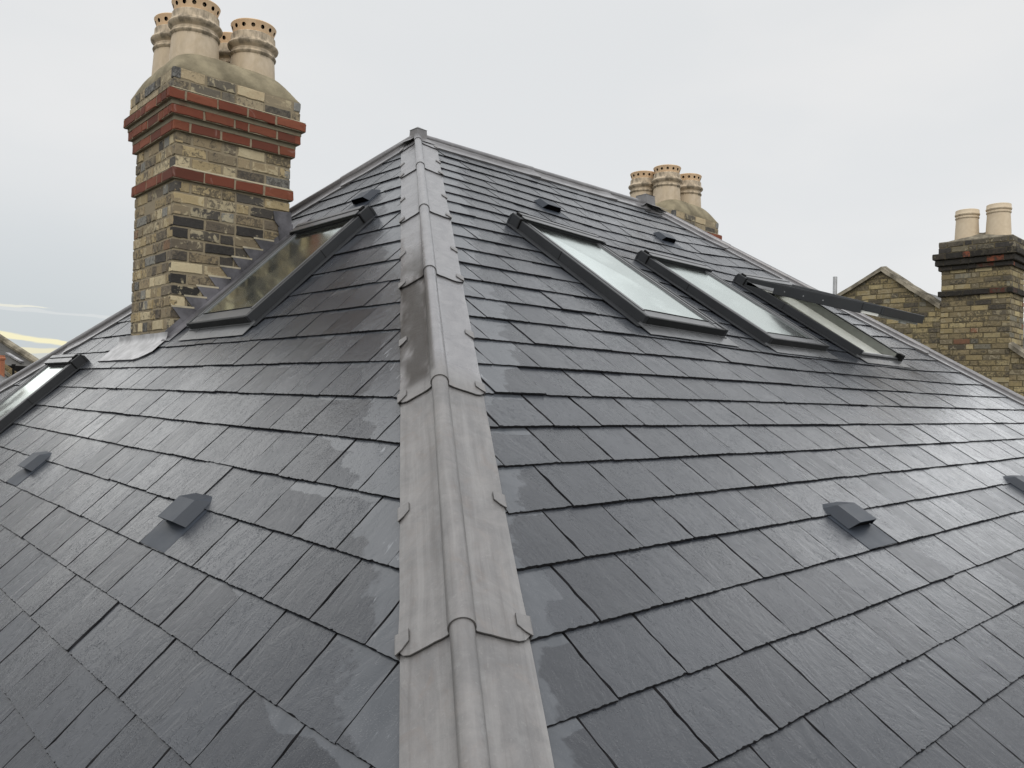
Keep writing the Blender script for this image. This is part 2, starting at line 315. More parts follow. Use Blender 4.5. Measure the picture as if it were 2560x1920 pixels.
# ------------------------------------------------------------------ mesh helpers
class MB:
    def __init__(s): s.v = []; s.f = []; s.m = []; s.a = []; s.u1 = []; s.u2 = []
    def vert(s, p, a=(0, 0, 0, 0), u1=(0, 0), u2=(0, 0)):
        s.v.append(V(p)); s.a.append(a); s.u1.append(u1); s.u2.append(u2); return len(s.v)-1
    def face(s, idx, m=0): s.f.append(tuple(idx)); s.m.append(m)
    def quadpts(s, pts, m=0, a=(0, 0, 0, 0)): s.face([s.vert(p, a) for p in pts], m)
    def hexa(s, p, m=0, a=(0, 0, 0, 0)):
        """8 corners: bottom ring 0-3, top ring 4-7 (same order)"""
        i = [s.vert(q, a) for q in p]
        for q in ((0, 3, 2, 1), (4, 5, 6, 7), (0, 1, 5, 4), (1, 2, 6, 5), (2, 3, 7, 6), (3, 0, 4, 7)):
            s.face([i[k] for k in q], m)
    def box(s, x0, x1, y0, y1, z0, z1, fr=None, m=0, a=(0, 0, 0, 0), bev=0.0):
        f = fr or (lambda x, y, z: V((x, y, z)))
        if bev <= 0:
            s.hexa([f(x0, y0, z0), f(x1, y0, z0), f(x1, y1, z0), f(x0, y1, z0), f(x0, y0, z1), f(x1, y0, z1), f(x1, y1, z1), f(x0, y1, z1)], m, a); return
        b = min(bev, abs(x1-x0)*.45, abs(y1-y0)*.45, abs(z1-z0)*.45)
        rings = []
        for (z, k) in ((z0, b), (z0+b, 0), (z1-b, 0), (z1, b)):
            pts = [(x0+k, y0+b if not k else y0+k), (x1-k, y0+b if not k else y0+k)]
            ring = []
            X0, X1, Y0, Y1 = x0+k, x1-k, y0+k, y1-k
            for (px, py) in ((X0+b, Y0), (X1-b, Y0), (X1, Y0+b), (X1, Y1-b), (X1-b, Y1), (X0+b, Y1), (X0, Y1-b), (X0, Y0+b)):
                ring.append(s.vert(f(px, py, z), a))
            rings.append(ring)
        for q, p in zip(rings[:-1], rings[1:]):
            for k in range(8): s.face((q[k], q[(k+1) % 8], p[(k+1) % 8], p[k]), m)
        s.face(rings[0][::-1], m); s.face(rings[-1], m)
    def lathe(s, c, prof, n=40, m=0, a=None, close=False):
        rings = []
        for k, (r, z) in enumerate(prof):
            rings.append([s.vert((c[0]+r*math.cos(2*math.pi*i/n), c[1]+r*math.sin(2*math.pi*i/n), c[2]+z), (a(k, i) if a else (0, 0, 0, 0))) for i in range(n)])
        for q, p in zip(rings[:-1], rings[1:]):
            for i in range(n): s.face((q[i], q[(i+1) % n], p[(i+1) % n], p[i]), m)
        if close: s.face(rings[0][::-1], m); s.face(rings[-1], m)
    def tube(s, pts, rad, n=10, m=0, cap=True):
        rings = []
        for k, p in enumerate(pts):
            p = V(p); d = (V(pts[min(k+1, len(pts)-1)]) - V(pts[max(k-1, 0)])).normalized()
            x = d.cross(V((0, 0, 1)))
            if x.length < 1e-3: x = V((1, 0, 0))
            x.normalize(); y = d.cross(x); r = rad[k] if isinstance(rad, (list, tuple)) else rad
            rings.append([s.vert(p + (x*math.cos(2*math.pi*i/n) + y*math.sin(2*math.pi*i/n))*r) for i in range(n)])
        for q, p in zip(rings[:-1], rings[1:]):
            for i in range(n): s.face((q[i], q[(i+1) % n], p[(i+1) % n], p[i]), m)
        if cap: s.face(rings[0][::-1], m); s.face(rings[-1], m)
    def prism(s, pts, off, m=0, a=(0, 0, 0, 0)):
        """polygon pts extruded by vector off"""
        i = [s.vert(p, a) for p in pts]; j = [s.vert(V(p)+V(off), a) for p in pts]; n = len(pts)
        s.face(i[::-1], m); s.face(j, m)
        for k in range(n): s.face((i[k], i[(k+1) % n], j[(k+1) % n], j[k]), m)
def world_loc(o):
    p = V((0, 0, 0))
    while o is not None: p = p + o.location; o = o.parent
    return p
def obj(name, mb, mats, parent=None, attr=None, smooth=False, recalc=True, angle=None):
    if not isinstance(mats, (list, tuple)): mats = [mats]
    lo = V([min(p[i] for p in mb.v) for i in range(3)]); hi = V([max(p[i] for p in mb.v) for i in range(3)])
    c = (lo+hi)/2; c.z = lo.z if parent is None else c.z
    me = bpy.data.meshes.new(name)
    me.from_pydata([tuple(p-c) for p in mb.v], [], mb.f)
    for m in mats: me.materials.append(m)
    me.polygons.foreach_set('material_index', mb.m)
    if attr:
        ca = me.color_attributes.new(attr, 'FLOAT_COLOR', 'POINT')
        ca.data.foreach_set('color', [x for a in mb.a for x in a])
    if any(u != (0, 0) for u in mb.u1):
        for nm, src in (('riven', mb.u1), ('slateuv', mb.u2)):
            ul = me.uv_layers.new(name=nm)
            buf = []
            for l in me.loops: buf += src[l.vertex_index]
            ul.data.foreach_set('uv', buf)
    if recalc:
        b = bmesh.new(); b.from_mesh(me); bmesh.ops.recalc_face_normals(b, faces=b.faces[:]); b.to_mesh(me); b.free()
    if smooth:
        me.polygons.foreach_set('use_smooth', [True]*len(me.polygons))
        if angle: me.set_sharp_from_angle(angle=R(angle))
    me.validate(); me.update()
    o = bpy.data.objects.new(name, me); COL.objects.link(o)
    if parent is not None: o.parent = parent; o.location = c - world_loc(parent)
    else: o.location = c
    return o
def thing(name, label, cat, loc, group=None):
    o = bpy.data.objects.new(name, None); COL.objects.link(o); o.empty_display_size = 0.3
    o.location = loc; o['label'] = label; o['category'] = cat
    if group: o['group'] = group
    return o
def tag(o, label, cat, group=None):
    o['label'] = label; o['category'] = cat
    if group: o['group'] = group
    return o
def copy_tree(o, parent, shift=V((0, 0, 0))):
    c = o.copy(); COL.objects.link(c); c.parent = parent; c.location = o.location + shift
    for ch in list(o.children): copy_tree(ch, c)
    return c

# ------------------------------------------------------------------ roof geometry
TR, TL, TB, TE = 0.656713964, 0.970597086, 0.608628496, 1.05209940   # pitches (tangents)
LEN, ZE, ZG = 2.88781343, -3.46, -9.4
A = V((0, 0, 0)); B = V((LEN, 0, 0))
class Plane:
    def __init__(s, o, ax, dn):
        s.o, s.ax, s.dn = V(o), V(ax), V(dn)
        s.n = s.ax.cross(s.dn)
        s.flip = s.n.z > 0
        if s.n.z < 0: s.n = -s.n
    sag = None
    def p(s, a, v, h=0.0): return s.o + s.ax*a + s.dn*v + s.n*(h + (s.sag(a, v) if s.sag else 0.0))
    def loc(s, P): d = V(P)-s.o; return d.dot(s.ax), d.dot(s.dn)
def cs(t): k = math.atan(t); return math.cos(k), math.sin(k)
cR, sR = cs(TR); cL, sL = cs(TL); cB, sB = cs(TB); cE, sE = cs(TE)
PR = Plane(A, (1, 0, 0), (0, -cR, -sR))      # the big slope on the right
def sst(x, a, b):
    t = max(0.0, min(1.0, (x-a)/(b-a))); return t*t*(3-2*t)
def sag_right(a, v):          # old rafters: the slope sags a few centimetres under the skylights
    xr = LEN + v*sR/TE
    return -.052*sst(v, .25, 1.35)*(1-sst(v, 2.0, 3.9))*sst(a, -.45, 1.3)*(1-sst(a, xr-1.1, xr-.2))
PR.sag = sag_right
PL = Plane(A, (0, 1, 0), (-cL, 0, -sL))      # the slope on the left
PB = Plane(A, (1, 0, 0), (0, cB, -sB))       # the back slope
PE = Plane(B, (0, 1, 0), (cE, 0, -sE))       # the far end slope
VR, VL, VB, VE = -ZE/sR, -ZE/sL, -ZE/sB, -ZE/sE
C1 = V((ZE/TL, ZE/TR, ZE)); C2 = V((LEN-ZE/TE, ZE/TR, ZE)); C3 = V((LEN-ZE/TE, -ZE/TB, ZE)); C4 = V((ZE/TL, -ZE/TB, ZE))
def clip_half(poly, nx, nv, c):
    """keep nx*a + nv*v <= c"""
    out = []
    for i in range(len(poly)):
        p, q = poly[i], poly[(i+1) % len(poly)]
        dp, dq = nx*p[0]+nv*p[1]-c, nx*q[0]+nv*q[1]-c
        if dp <= 0: out.append(p)
        if (dp < 0 < dq) or (dq < 0 < dp):
            t = dp/(dp-dq); out.append((p[0]+t*(q[0]-p[0]), p[1]+t*(q[1]-p[1]), 1))
    return out
def area(poly): return 0.5*sum(poly[i][0]*poly[(i+1) % len(poly)][1]-poly[(i+1) % len(poly)][0]*poly[i][1] for i in range(len(poly)))
def subtract(polys, r):
    """cut rectangle r = (a0, a1, v0, v1) out of the polygons"""
    a0, a1, v0, v1 = r; res = []
    for p in polys:
        xs = [q[0] for q in p]; vs = [q[1] for q in p]
        if max(xs) <= a0 or min(xs) >= a1 or max(vs) <= v0 or min(vs) >= v1: res.append(p); continue
        mid = clip_half(clip_half(p, 0, -1, -v0), 0, 1, v1)
        for q in (clip_half(p, 0, 1, v0), clip_half(p, 0, -1, -v1), clip_half(mid, 1, 0, a0), clip_half(mid, -1, 0, -a1)):
            if len(q) >= 3 and abs(area(q)) > 2e-5: res.append(q)
    return res
HIPD = V((-1/TL, -1/TR, -1)).normalized()
def hipdist(P): return (P - HIPD*P.dot(HIPD)).length

GAP, W = 0.0050, 0.251
def slates(P, v_phase, gauge, a_phase, vmin, vmax, sides, holes, fine=True, name='roof_slope', bend=None):
    """lay every slate of one slope; sides = half planes (nx, nv, c)"""
    mb = MB(); T, LAP = 0.0054, 0.055
    tilt = (T+0.0028)/gauge
    k0 = math.ceil((vmin - v_phase)/gauge); k1 = math.floor((vmax - v_phase)/gauge)
    for k in range(k0, k1+1):
        vt = v_phase + k*gauge
        # extent of this course
        lo, hi = -50.0, 50.0
        for (nx, nv, c) in sides:
            for vv in (vt, vt-gauge-LAP):
                if nx > 0: pass
        cand_hi = [max((c-nv*vv)/nx for vv in (vt, vt-gauge-LAP)) for (nx, nv, c) in sides if nx > 0]
        cand_lo = [min((c-nv*vv)/nx for vv in (vt, vt-gauge-LAP)) for (nx, nv, c) in sides if nx < 0]
        lo, hi = max(cand_lo), min(cand_hi)
        a = a_phase + (k % 2)*W*0.5
        i0 = math.floor((lo-a)/W) - 1; i1 = math.ceil((hi-a)/W) + 1
        jit = {i: random.gauss(0, 0.0018) for i in range(i0, i1+2)}
        for i in range(i0, i1+1):
            x0 = a + i*W + jit[i] + GAP*0.5*random.uniform(.75, 1.15); x1 = a + (i+1)*W + jit[i+1] - GAP*0.5*random.uniform(.75, 1.15)
            vtl = vt + random.gauss(0, 0.0012); vtop = vt - gauge - LAP
            sk = random.gauss(0, 0.0009)                 # tail not quite square
            nt_, ns = (28, 8) if fine else (3, 2)
            # outline, counter clockwise in (a, -v): tail left->right, right side up, head, left side down
            pts = []
            def jag(s): return random.gauss(0, s)
            w1 = [random.gauss(0, .0012) for _ in range(4)]
            for j in range(nt_+1):
                t = j/nt_
                q = vtl + sk*(t-.5)*2 + (jag(.0006) if 0 < j < nt_ else -abs(jag(.0014)))
                pts.append((x0+(x1-x0)*t, q, 0))
            for j in range(1, ns):
                t = j/ns; pts.append((x1 + w1[0]*math.sin(3*t*math.pi+w1[1]*900) + jag(.0009), vtl+(vtop-vtl)*t, 2))
            pts.append((x1, vtop, 1)); pts.append((x0, vtop, 1))
            for j in range(ns-1, 0, -1):
                t = j/ns; pts.append((x0 + w1[2]*math.sin(3*t*math.pi+w1[3]*900) + jag(.0009), vtl+(vtop-vtl)*t, 2))
            poly = pts
            for (nx, nv, c) in sides:
                poly = clip_half(poly, nx, nv, c)
                if len(poly) < 3: break
            if len(poly) < 3 or abs(area(poly)) < 3e-4: continue
            polys = [poly]
            for h in holes: polys = subtract(polys, h)
            rnd, rnd2 = random.random(), random.random(); ou, ov = random.random()*20, random.random()*20
            lift = random.gauss(0, .0006); roll = random.gauss(0, .0034); T1 = T*random.uniform(.8, 1.3)
            tw = tilt*random.uniform(.94, 1.06)
            ca, sa = math.cos(random.gauss(0, .18)), math.sin(random.gauss(0, .18))
            for poly in polys:
                n = len(poly)
                if n < 3: continue
                def hgt(q): return 0.004 + lift + (q[1]-vtop)*tw + roll*(q[0]-(x0+x1)/2)
                def bnd(q): return bend(q[0], q[1]) if bend else 0.0
                topi, boti = [], []
                for q in poly:
                    hh = hgt(q); kd = q[2]
                    # riven, dressed edges: the top face stops short of the outline in a ragged way
                    if kd == 0: ia, iv = 0.0, -(abs(random.gauss(.0009, .0008)) if random.random() < .88 else random.uniform(.0015, .0045))
                    elif kd == 2: ia, iv = (abs(random.gauss(.0012, .0016)) if q[0] < (x0+x1)/2 else -abs(random.gauss(.0012, .0016))), 0.0
                    else: ia = iv = 0.0
                    qa, qv = q[0]+ia, q[1]+iv
                    pw = P.p(qa, qv, hh + T1 + bnd(q))
                    vl = (vtl-qv)/gauge - (.42 if P is PR and hipdist(P.p(x0, vtl)) > .30 else 0)
                    at = (rnd, hipdist(P.p(qa, qv)) + (.11*sst(qv, 3.2, 4.0) if P is PR else 0), vl, rnd2)
                    lu, lv = qa-x0, qv-vtl
                    topi.append(mb.vert(pw, at, (lu*ca-lv*sa+ou, lu*sa+lv*ca+ov), (qa+3.1, qv+1.7)))
                    boti.append(mb.vert(P.p(q[0], q[1], hh + (0.0 if kd else -.0012) + bnd(q)), at, (ou, ov), (qa, qv)))
                if P.flip:   # a x dn points up out of the roof: outline order is clockwise seen from outside
                    topf, rev = topi[::-1], True
                else: topf, rev = topi, False
                mb.face(topf, 0)
                for j in range(n):
                    j2 = (j+1) % n
                    f = (boti[j], boti[j2], topi[j2], topi[j])
                    mb.face(f[::-1] if rev else f, 1)
    return mb

# ------------------------------------------------------------------ the house
house = thing('house', 'house with a wet grey slate hipped roof, lead capped hips and skylights, filling the foreground', 'house', V((LEN/2, 0, ZG)))
SKY = [  # slope, a0, a1, v0 (hood top), v1 (lower edge), open
    (PR, -0.275, 0.54, 1.64, 2.93, False), (PR, 1.055, 1.87, 1.64, 2.93, False), (PR, 2.41, 3.20, 1.64, 2.93, True),
    (PL, -0.86, 0.025, 1.27, 2.355, False), (PL, 1.625, 2.40, 2.60, 3.80, False)]
def hole(s): return (s[1]+.05, s[2]-.05, s[3]+.06, s[4]-.04)
CH = (-1.725, -0.89, 0.365, 1.16)        # chimney x0 x1 y0 y1
# vents: slope, a0 of the slate it replaces, tail v of its course
VENTS = [(PR, -2.330+.1255+11*.251, 1.101), (PR, -2.330+.1255+17*.251, 1.101), (PR, -2.330+.1255+6*.251, 4.611), (PR, -2.330+.1255+15*.251, 4.611),
         (PL, -0.50, 1.1128), (PL, -2.938+.1255+11*.251, 3.692), (PL, -2.938+.1255+2*.251, 3.692)]
holesR = [hole(s) for s in SKY if s[0] is PR]
holesL = [hole(s) for s in SKY if s[0] is PL]
chv0, chv1 = -CH[1]/cL + .05, -CH[0]/cL - .04
holesL.append((CH[2]+.04, CH[3]-.04, chv0, chv1))
sidesR = [(-1, -sR/TL, 0.0), (1, -sR/TE, LEN)]
sidesL = [(-1, -sL/TR, 0.0), (1, -sL/TB, 0.0)]
sidesB = [(-1, -sB/TL, 0.0), (1, -sB/TE, LEN)]
sidesE = [(-1, -sE/TR, 0.0), (1, -sE/TB, 0.0)]
def vcut(mbv): return None
def roof_slope(P, vph, g, aph, vmin, vmax, sides, holes, fine):
    return obj('roof_slope', slates(P, vph, g, aph, vmin, vmax, sides, holes, fine), [MS, M_EDGE], house, 'slate', recalc=False)
# the vent slates only remove the slate they replace, so cut just the visible gauge of that course
def venthole2(v, g): return (v[1]-.003, v[1]+W-.003, v[2]-g+.002, v[2]-.001)
roof_slope(PR, 3.636, 0.195, -2.330, 0.18, VR, sidesR, holesR + [venthole2(v, .195) for v in VENTS if v[0] is PR], True)
roof_slope(PL, 2.700, 0.1984, -2.938, 0.18, VL, sidesL, holesL + [venthole2(v, .1984) for v in VENTS if v[0] is PL], True)
roof_slope(PB, 3.6, 0.195, 0.03, 0.18, VB, sidesB, [], False)
roof_slope(PE, 2.7, 0.1984, 0.05, 0.18, VE, sidesE, [], False)
# dark underlay below each slope, with openings for the open skylight and the chimney
def deck(P, poly, holes):
    mb = MB()
    polys = [[(*P.loc(q), 0) for q in poly]]
    for h in holes: polys = subtract(polys, h)
    for p in polys: mb.prism([P.p(q[0], q[1], -.002) for q in p], P.n*-.02)
    return obj('roof_underlay', mb, M_DECK, house)
def grow(Pl, poly):  return poly
PR.sag = lambda a, v: -.056 if True else 0
deck(PR, [A, C1, C2, B], holesR)
PR.sag = sag_right; deck(PL, [A, C4, C1], holesL); deck(PB, [A, B, C3, C4], []); deck(PE, [B, C2, C3], [])

# ------------------------------------------------------------------ lead hips and ridge
def lead_line(P0, P1, Pa, Pb, wa, wb, starts, total, clips=True, rad=0.027, stainf=None, wr=1.0):
    """lead capping along a hip or ridge: sheets lapping downhill, a roll and clips"""
    h = (V(P1)-V(P0)).normalized()
    root_mb = MB()
    bis = (Pa.n + Pb.n).normalized()
    def inward(P, Q):
        e = P.n.cross(h).normalized()
        if e.dot(Q.n) > 0: e = -e
        return -e if (V(P0)+e).dot(Q.n) > V(P0).dot(Q.n)+1e-9 and False else e
    ea, eb = Pa.n.cross(h).normalized(), Pb.n.cross(h).normalized()
    if ea.dot(Pb.n) > 0: ea = -ea       # must run away from the other plane: below it
    if ea.dot(bis) > 0: ea = -ea
    if eb.dot(bis) > 0: eb = -eb
    pieces = list(zip(starts, starts[1:]+[total]))
    parent = None; objs = []
    NL, NS = 34, 9; seed0 = random.random()*50
    for pi, (t0, t1) in enumerate(pieces):
        mb = MB()
        tb = t1 + (0.0 if pi == len(pieces)-1 else 0.0)
        ts = t0 - (0.12 if pi else 0.0)
        seed = seed0
        L = tb-ts
        grid = {}
        def lift(t): return 0.0290 + 0.0075*min(1, max(0.0, (t-(tb-.20))/.14)) - (0.002*max(0, 1-(t-ts)/.13) if pi else 0)
        for side, P, e, wd in ((0, Pa, ea, wa), (1, Pb, eb, wb)):
            for i in range(NL+1):
                t = ts + L*i/NL
                for j in range(NS+1):
                    f = j/NS
                    s_ = f*(wd + 0.0022*mnoise.noise(V((t*5, side*9+seed, 0)))) if j == NS else f*wd
                    tt = t
                    if i == NL:       # rounded lower corner, edge a little wavy
                        tt -= 0.028*max(0, (f-.78)/.22)**2
                        tt += 0.0015*mnoise.noise(V((s_*30, seed, 1)))
                    hh = lift(t) + wr*(0.0018*mnoise.noise(V((tt*9, s_*26+side*7, seed))) + 0.0007*mnoise.noise(V((tt*26, s_*50, seed))))
                    if f < .2: hh += 0.010*(1-f/.2)**2
                    if j == NS: hh -= 0.002
                    st = stainf(side, tt, f) if stainf else (0, 0)
                    pos = V(P0) + h*tt + e*s_ + P.n*hh
                    grid[side, i, j] = mb.vert(pos, (st[0], st[1], 0, 1), (s_+side*3.1+.01, tt+.01), (f+.01, tt))
            for i in range(NL):
                for j in range(NS):
                    mb.face((grid[side, i, j], grid[side, i+1, j], grid[side, i+1, j+1], grid[side, i, j+1]), 0)
            # thickness lip along the lower end and the outer edge
            lip = []
            for j in range(NS+1): lip.append(mb.vert(mb.v[grid[side, NL, j]] - P.n*.0038, (0.75, 0, 0, 1)))
            for j in range(NS): mb.face((grid[side, NL, j], grid[side, NL, j+1], lip[j+1], lip[j]), 0)
            lip = []
            for i in range(NL+1): lip.append(mb.vert(mb.v[grid[side, i, NS]] - P.n*.018, (0.35, 0, 0, 1)))
            for i in range(NL): mb.face((grid[side, i, NS], grid[side, i+1, NS], lip[i+1], lip[i]), 0)
        sh = obj('lead_sheet', mb, M_LEAD, house if parent is None else parent, 'stain', smooth=True, recalc=True, angle=50)
        if parent is None:
            sh.name = 'lead_capping'; parent = sh
        # the roll
        rb = MB(); rings = []
        n = 22; NR = 30
        for i in range(NR+1):
            t = ts + L*i/NR
            flare = 0.0046*((t-ts)/L) - .001
            r = rad + flare
            c = V(P0) + h*t + bis*(0.0205 + 0.020 + .001*mnoise.noise(V((t*5, seed, 3))))
            sidev = h.cross(bis).normalized()
            ring = []
            for k in range(n+1):
                th = math.pi*(-0.30 + 1.60*k/n)
                p = c + sidev*math.cos(th)*r + bis*math.sin(th)*r
                st = stainf(2, t, math.cos(th)) if stainf else (0, 0)
                ring.append(rb.vert(p, (st[0], st[1], 0, 1), (th*rad+7.1, t+.01), (th, t)))
            rings.append(ring)
        for q, p in zip(rings[:-1], rings[1:]):
            for k in range(n): rb.face((q[k], q[k+1], p[k+1], p[k]))
        # lip at the lower end
        e_ = rings[-1]; c = V(P0) + h*tb + bis*0.0405
        lip = [rb.vert(rb.v[k] + (c-rb.v[k]).normalized()*.0042, (.85, 0, 0, 1)) for k in e_]
        for k in range(n): rb.face((e_[k], e_[k+1], lip[k+1], lip[k]))
        obj('lead_roll', rb, M_LEAD, parent, 'stain', smooth=True, recalc=True, angle=50)
        # clips at the lap and half way
        if clips:
            for side, P, e, wd in ((0, Pa, ea, wa), (1, Pb, eb, wb)):
                for tc in ([tb-.055] if pi < len(pieces)-1 else []) + [t0 + (t1-t0)*.52]:
                    if tc > total-.1: continue
                    cb = MB(); t_ = tc + random.gauss(0, .006); wdc, ln = 0.032, 0.050
                    base = lift(t_)+.0032
                    out = []
                    for (s_, tt) in ((wd+.0015, t_-ln/2), (wd-wdc, t_-ln/2), (wd-wdc, t_+ln/2-.016), (wd-wdc+.018, t_+ln/2), (wd+.0015, t_+ln/2+.006)):
                        out.append(V(P0) + h*tt + e*s_ + P.n*(base + (0.001 if s_ > wd else 0.002)))
                    i0 = [cb.vert(p, (0, 0, 0, 1)) for p in out]; j0 = [cb.vert(p-P.n*.0035, (.9, 0, 0, 1)) for p in out]
                    cb.face(i0); cb.face(j0[::-1])
                    for q in range(5): cb.face((i0[q], i0[(q+1) % 5], j0[(q+1) % 5], j0[q]))
                    # fold over the edge
                    p0, p1 = out[0], out[4]; dn_ = -P.n*.018
                    cb.prism([p0, p1, p1+dn_, p0+dn_], e*.002, a=(.3, 0, 0, 1))
                    obj('lead_clip', cb, M_LEAD, parent, 'stain')
    return parent
def hip_stain(side, t, f):
    # a dark wet stain on the left side below the second lap; the upper sheets are wet
    wet = min(1.0, max(0.0, (4.12-t)/.15))
    s = 0.0
    if side == 0 and 2.55 < t < 4.14:
        k = min(1, (t-2.55)/.5)*min(1, max(0, (4.10-t)/.06))
        n = 0.5+mnoise.noise(V((t*5.5+f*1.6, f*2.3, 4.2)))*.9 + .35*mnoise.noise(V((t*19+f*7, f*6, 1.2)))
        cov = 1.0-abs(f-.42)/.62
        s = max(0, min(1, (n*1.1+cov*.6-.38+(.13 if t > 3.1 else 0))*1.9))*k
    if side == 2 and 3.0 < t < 4.1 and f > .30: s = .75*min(1, (f-.30)*4)*min(1, (t-3.0)/.4)
    return (s*.95, wet*(1-.5*s))
LH = C1.length
cap1 = lead_line(A, C1, PL, PR, 0.141, 0.144, [0.0, 0.21, 1.045, 2.09, 3.10, 4.155, 5.245, 6.3], LH, stainf=hip_stain)
wetall = lambda side, t, f: (max(0, .25*mnoise.noise(V((t*4, f*3, 8.)))+.1 if side < 2 else .12), .8)
lead_line(A, B, PR, PB, 0.155, 0.155, [0.0, 1.25, 2.30], LEN, clips=False, stainf=wetall, rad=.026)
lead_line(A, C4, PB, PL, 0.15, 0.15, [0.0, .70, 1.55, 2.6, 3.65, 4.7, 5.8], C4.length, clips=False, stainf=wetall)
lead_line(B, C2, PR, PE, 0.15, 0.15, [0.0, .95, 2.0, 3.05, 4.1, 5.2, 6.3], (C2-B).length, clips=False, stainf=wetall)
lead_line(B, C3, PE, PB, 0.15, 0.15, [0.0, 1.0, 2.0, 3.0, 4.0, 5.0], (C3-B).length, clips=False)
def saddle(P, ang, parent=house, k=1.0):
    mb = MB(); d = 0.047*k; h0, h1 = -.06, .062*k
    c, s_ = math.cos(ang), math.sin(ang)
    f = lambda x, y, z: V(P) + V((c*x-s_*y, s_*x+c*y, z))
    mb.hexa([f(-d*1.15, -d*1.15, h0), f(d*1.15, -d*1.15, h0), f(d*1.15, d*1.15, h0), f(-d*1.15, d*1.15, h0),
             f(-d, -d, h1), f(d, -d, h1), f(d, d, h1), f(-d, d, h1)], a=(.12, .4, 0, 1))
    tip = mb.vert(f(-.02, -.02, h1+.022), (.1, .4, 0, 1))
    q = [mb.vert(f(x, y, h1+.001), (.1, .4, 0, 1)) for x, y in ((-d-.004, -d-.004), (d+.004, -d-.004), (d+.004, d+.004), (-d-.004, d+.004))]
    for k in range(4): mb.face((q[k], q[(k+1) % 4], tip))
    # dressed lead skirt
    for (x, y) in ((-1, 0), (0, -1), (1, 0), (0, 1)):
        mb.quadpts([f(-d*1.1*abs(y)+x*d, -d*1.1*abs(x)+y*d, -.0), f(d*1.1*abs(y)+x*d, d*1.1*abs(x)+y*d, -.0),
                    f(d*2.0*abs(y)+x*d*3.0, d*2.0*abs(x)+y*d*3.0, -.062), f(-d*2.0*abs(y)+x*d*3.0, -d*2.0*abs(x)+y*d*3.0, -.062)], a=(.1, .6, 0, 1))
    return obj('lead_saddle', mb, M_LEAD, parent, 'stain')
saddle(A + V((0, 0, .02)), R(0)); saddle(B + V((0, 0, .03)), R(0), k=1.45)

# ------------------------------------------------------------------ brickwork
STOCK = [((.46, .39, .255), 3), ((.34, .27, .155), 6), ((.27, .215, .135), 6), ((.22, .18, .12), 5), ((.15, .125, .092), 3), ((.20, .195, .175), 2), ((.075, .068, .06), 1.2), ((.24, .15, .09), .5)]
def pick(pal):
    t = random.random()*sum(w_ for _, w_ in pal)
    for c, w_ in pal:
        t -= w_
        if t <= 0: break
    k = random.uniform(.85, 1.15); return tuple(x*k for x in c)
DARKS = [((.035, .033, .031), 5), ((.07, .062, .052), 4), ((.12, .10, .075), 3), ((.22, .18, .12), 1)]
def stackpal(p):
    low = -.80 > p.z > -1.62 and p.y < CH[2]+.02
    return DARKS if low and random.random() < (.75 if p.x < -1.35 else .45) else STOCK
REDS = [((.155, .045, .025), 4), ((.19, .062, .034), 3), ((.115, .036, .022), 2)]
MORTAR = (.25, .21, .145)
def brick_face(mb, f, length, z0, z1, offs, pal, depth=.045, m=0, jit=.0016, header=False, ends=False, sc_=1.0):
    """a row of bricks on the face f(s, out, z) along s 0..length"""
    s = -offs
    k = 0
    while s < length - .012:
        L = (0.1025 if (header and random.random() < .75) or (not header and k % 3 == 2 and random.random() < .75) else .215)*sc_
        a, b = max(0, s), min(length, s+L)
        if b-a > .018:
            if length-b < .03: b = length
            c = pick(pal(f((a+b)/2, 0, (z0+z1)/2)) if callable(pal) else pal); al = random.uniform(.08, 1.0); at = (*c, al)
            g = 0.0078
            x0 = a + (g if a > 0.001 else 0.0); x1 = b - (g if b < length-.001 else 0.0)
            o = random.gauss(.0015, .0018); cz = .006
            J = lambda: random.gauss(0, jit)
            outer = [(x0+J(), z0+g*.8+J()), (x1+J(), z0+g*.8+J()), (x1+J(), z1-g*.8+J()), (x0+J(), z1-g*.8+J())]
            ctr = ((x0+x1)/2, (z0+z1)/2)
            # ring of 12 points for ragged arrises
            ring = []
            for q in range(4):
                p, r_ = outer[q], outer[(q+1) % 4]
                nseg = 4 if q % 2 == 0 else 2
                for t in range(nseg):
                    u = t/nseg; jj = J() if t else 0
                    ring.append((p[0]+(r_[0]-p[0])*u + (jj if q % 2 else 0), p[1]+(r_[1]-p[1])*u + (jj if q % 2 == 0 else 0)))
            back = [mb.vert(f(p[0], -depth, p[1]), at) for p in ring]
            mid = [mb.vert(f(p[0], o-.003, p[1]), at) for p in ring]
            fr = []
            for p in ring:
                dx, dz = ctr[0]-p[0], ctr[1]-p[1]
                ix = max(-.003, min(.003, dx)); iz = max(-.003, min(.003, dz))
                fr.append(mb.vert(f(p[0]+ix, o+random.gauss(0, .0006), p[1]+iz), at))
            n = len(ring)
            for q in range(n):
                q2 = (q+1) % n
                mb.face((back[q], back[q2], mid[q2], mid[q]), m); mb.face((mid[q], mid[q2], fr[q2], fr[q]), m)
            mb.face(fr, m)
        s += L; k += 1
        if k > 400: break
def brick_ring(mb, x0, x1, y0, y1, z0, z1, odd, pal, faces='SWEN', headerW=True):
    o1, o2 = (0.0, .1075) if odd else (.1075, .05)
    if 'S' in faces: brick_face(mb, lambda s, o, z: V((x0+s, y0-o, z)), x1-x0, z0, z1, o1, pal)
    if 'N' in faces: brick_face(mb, lambda s, o, z: V((x1-s, y1+o, z)), x1-x0, z0, z1, o2, pal)
    if 'W' in faces: brick_face(mb, lambda s, o, z: V((x0-o, y1-s, z)), y1-y0, z0, z1, o2, pal, header=headerW)
    if 'E' in faces: brick_face(mb, lambda s, o, z: V((x1+o, y0+s, z)), y1-y0, z0, z1, o1, pal)
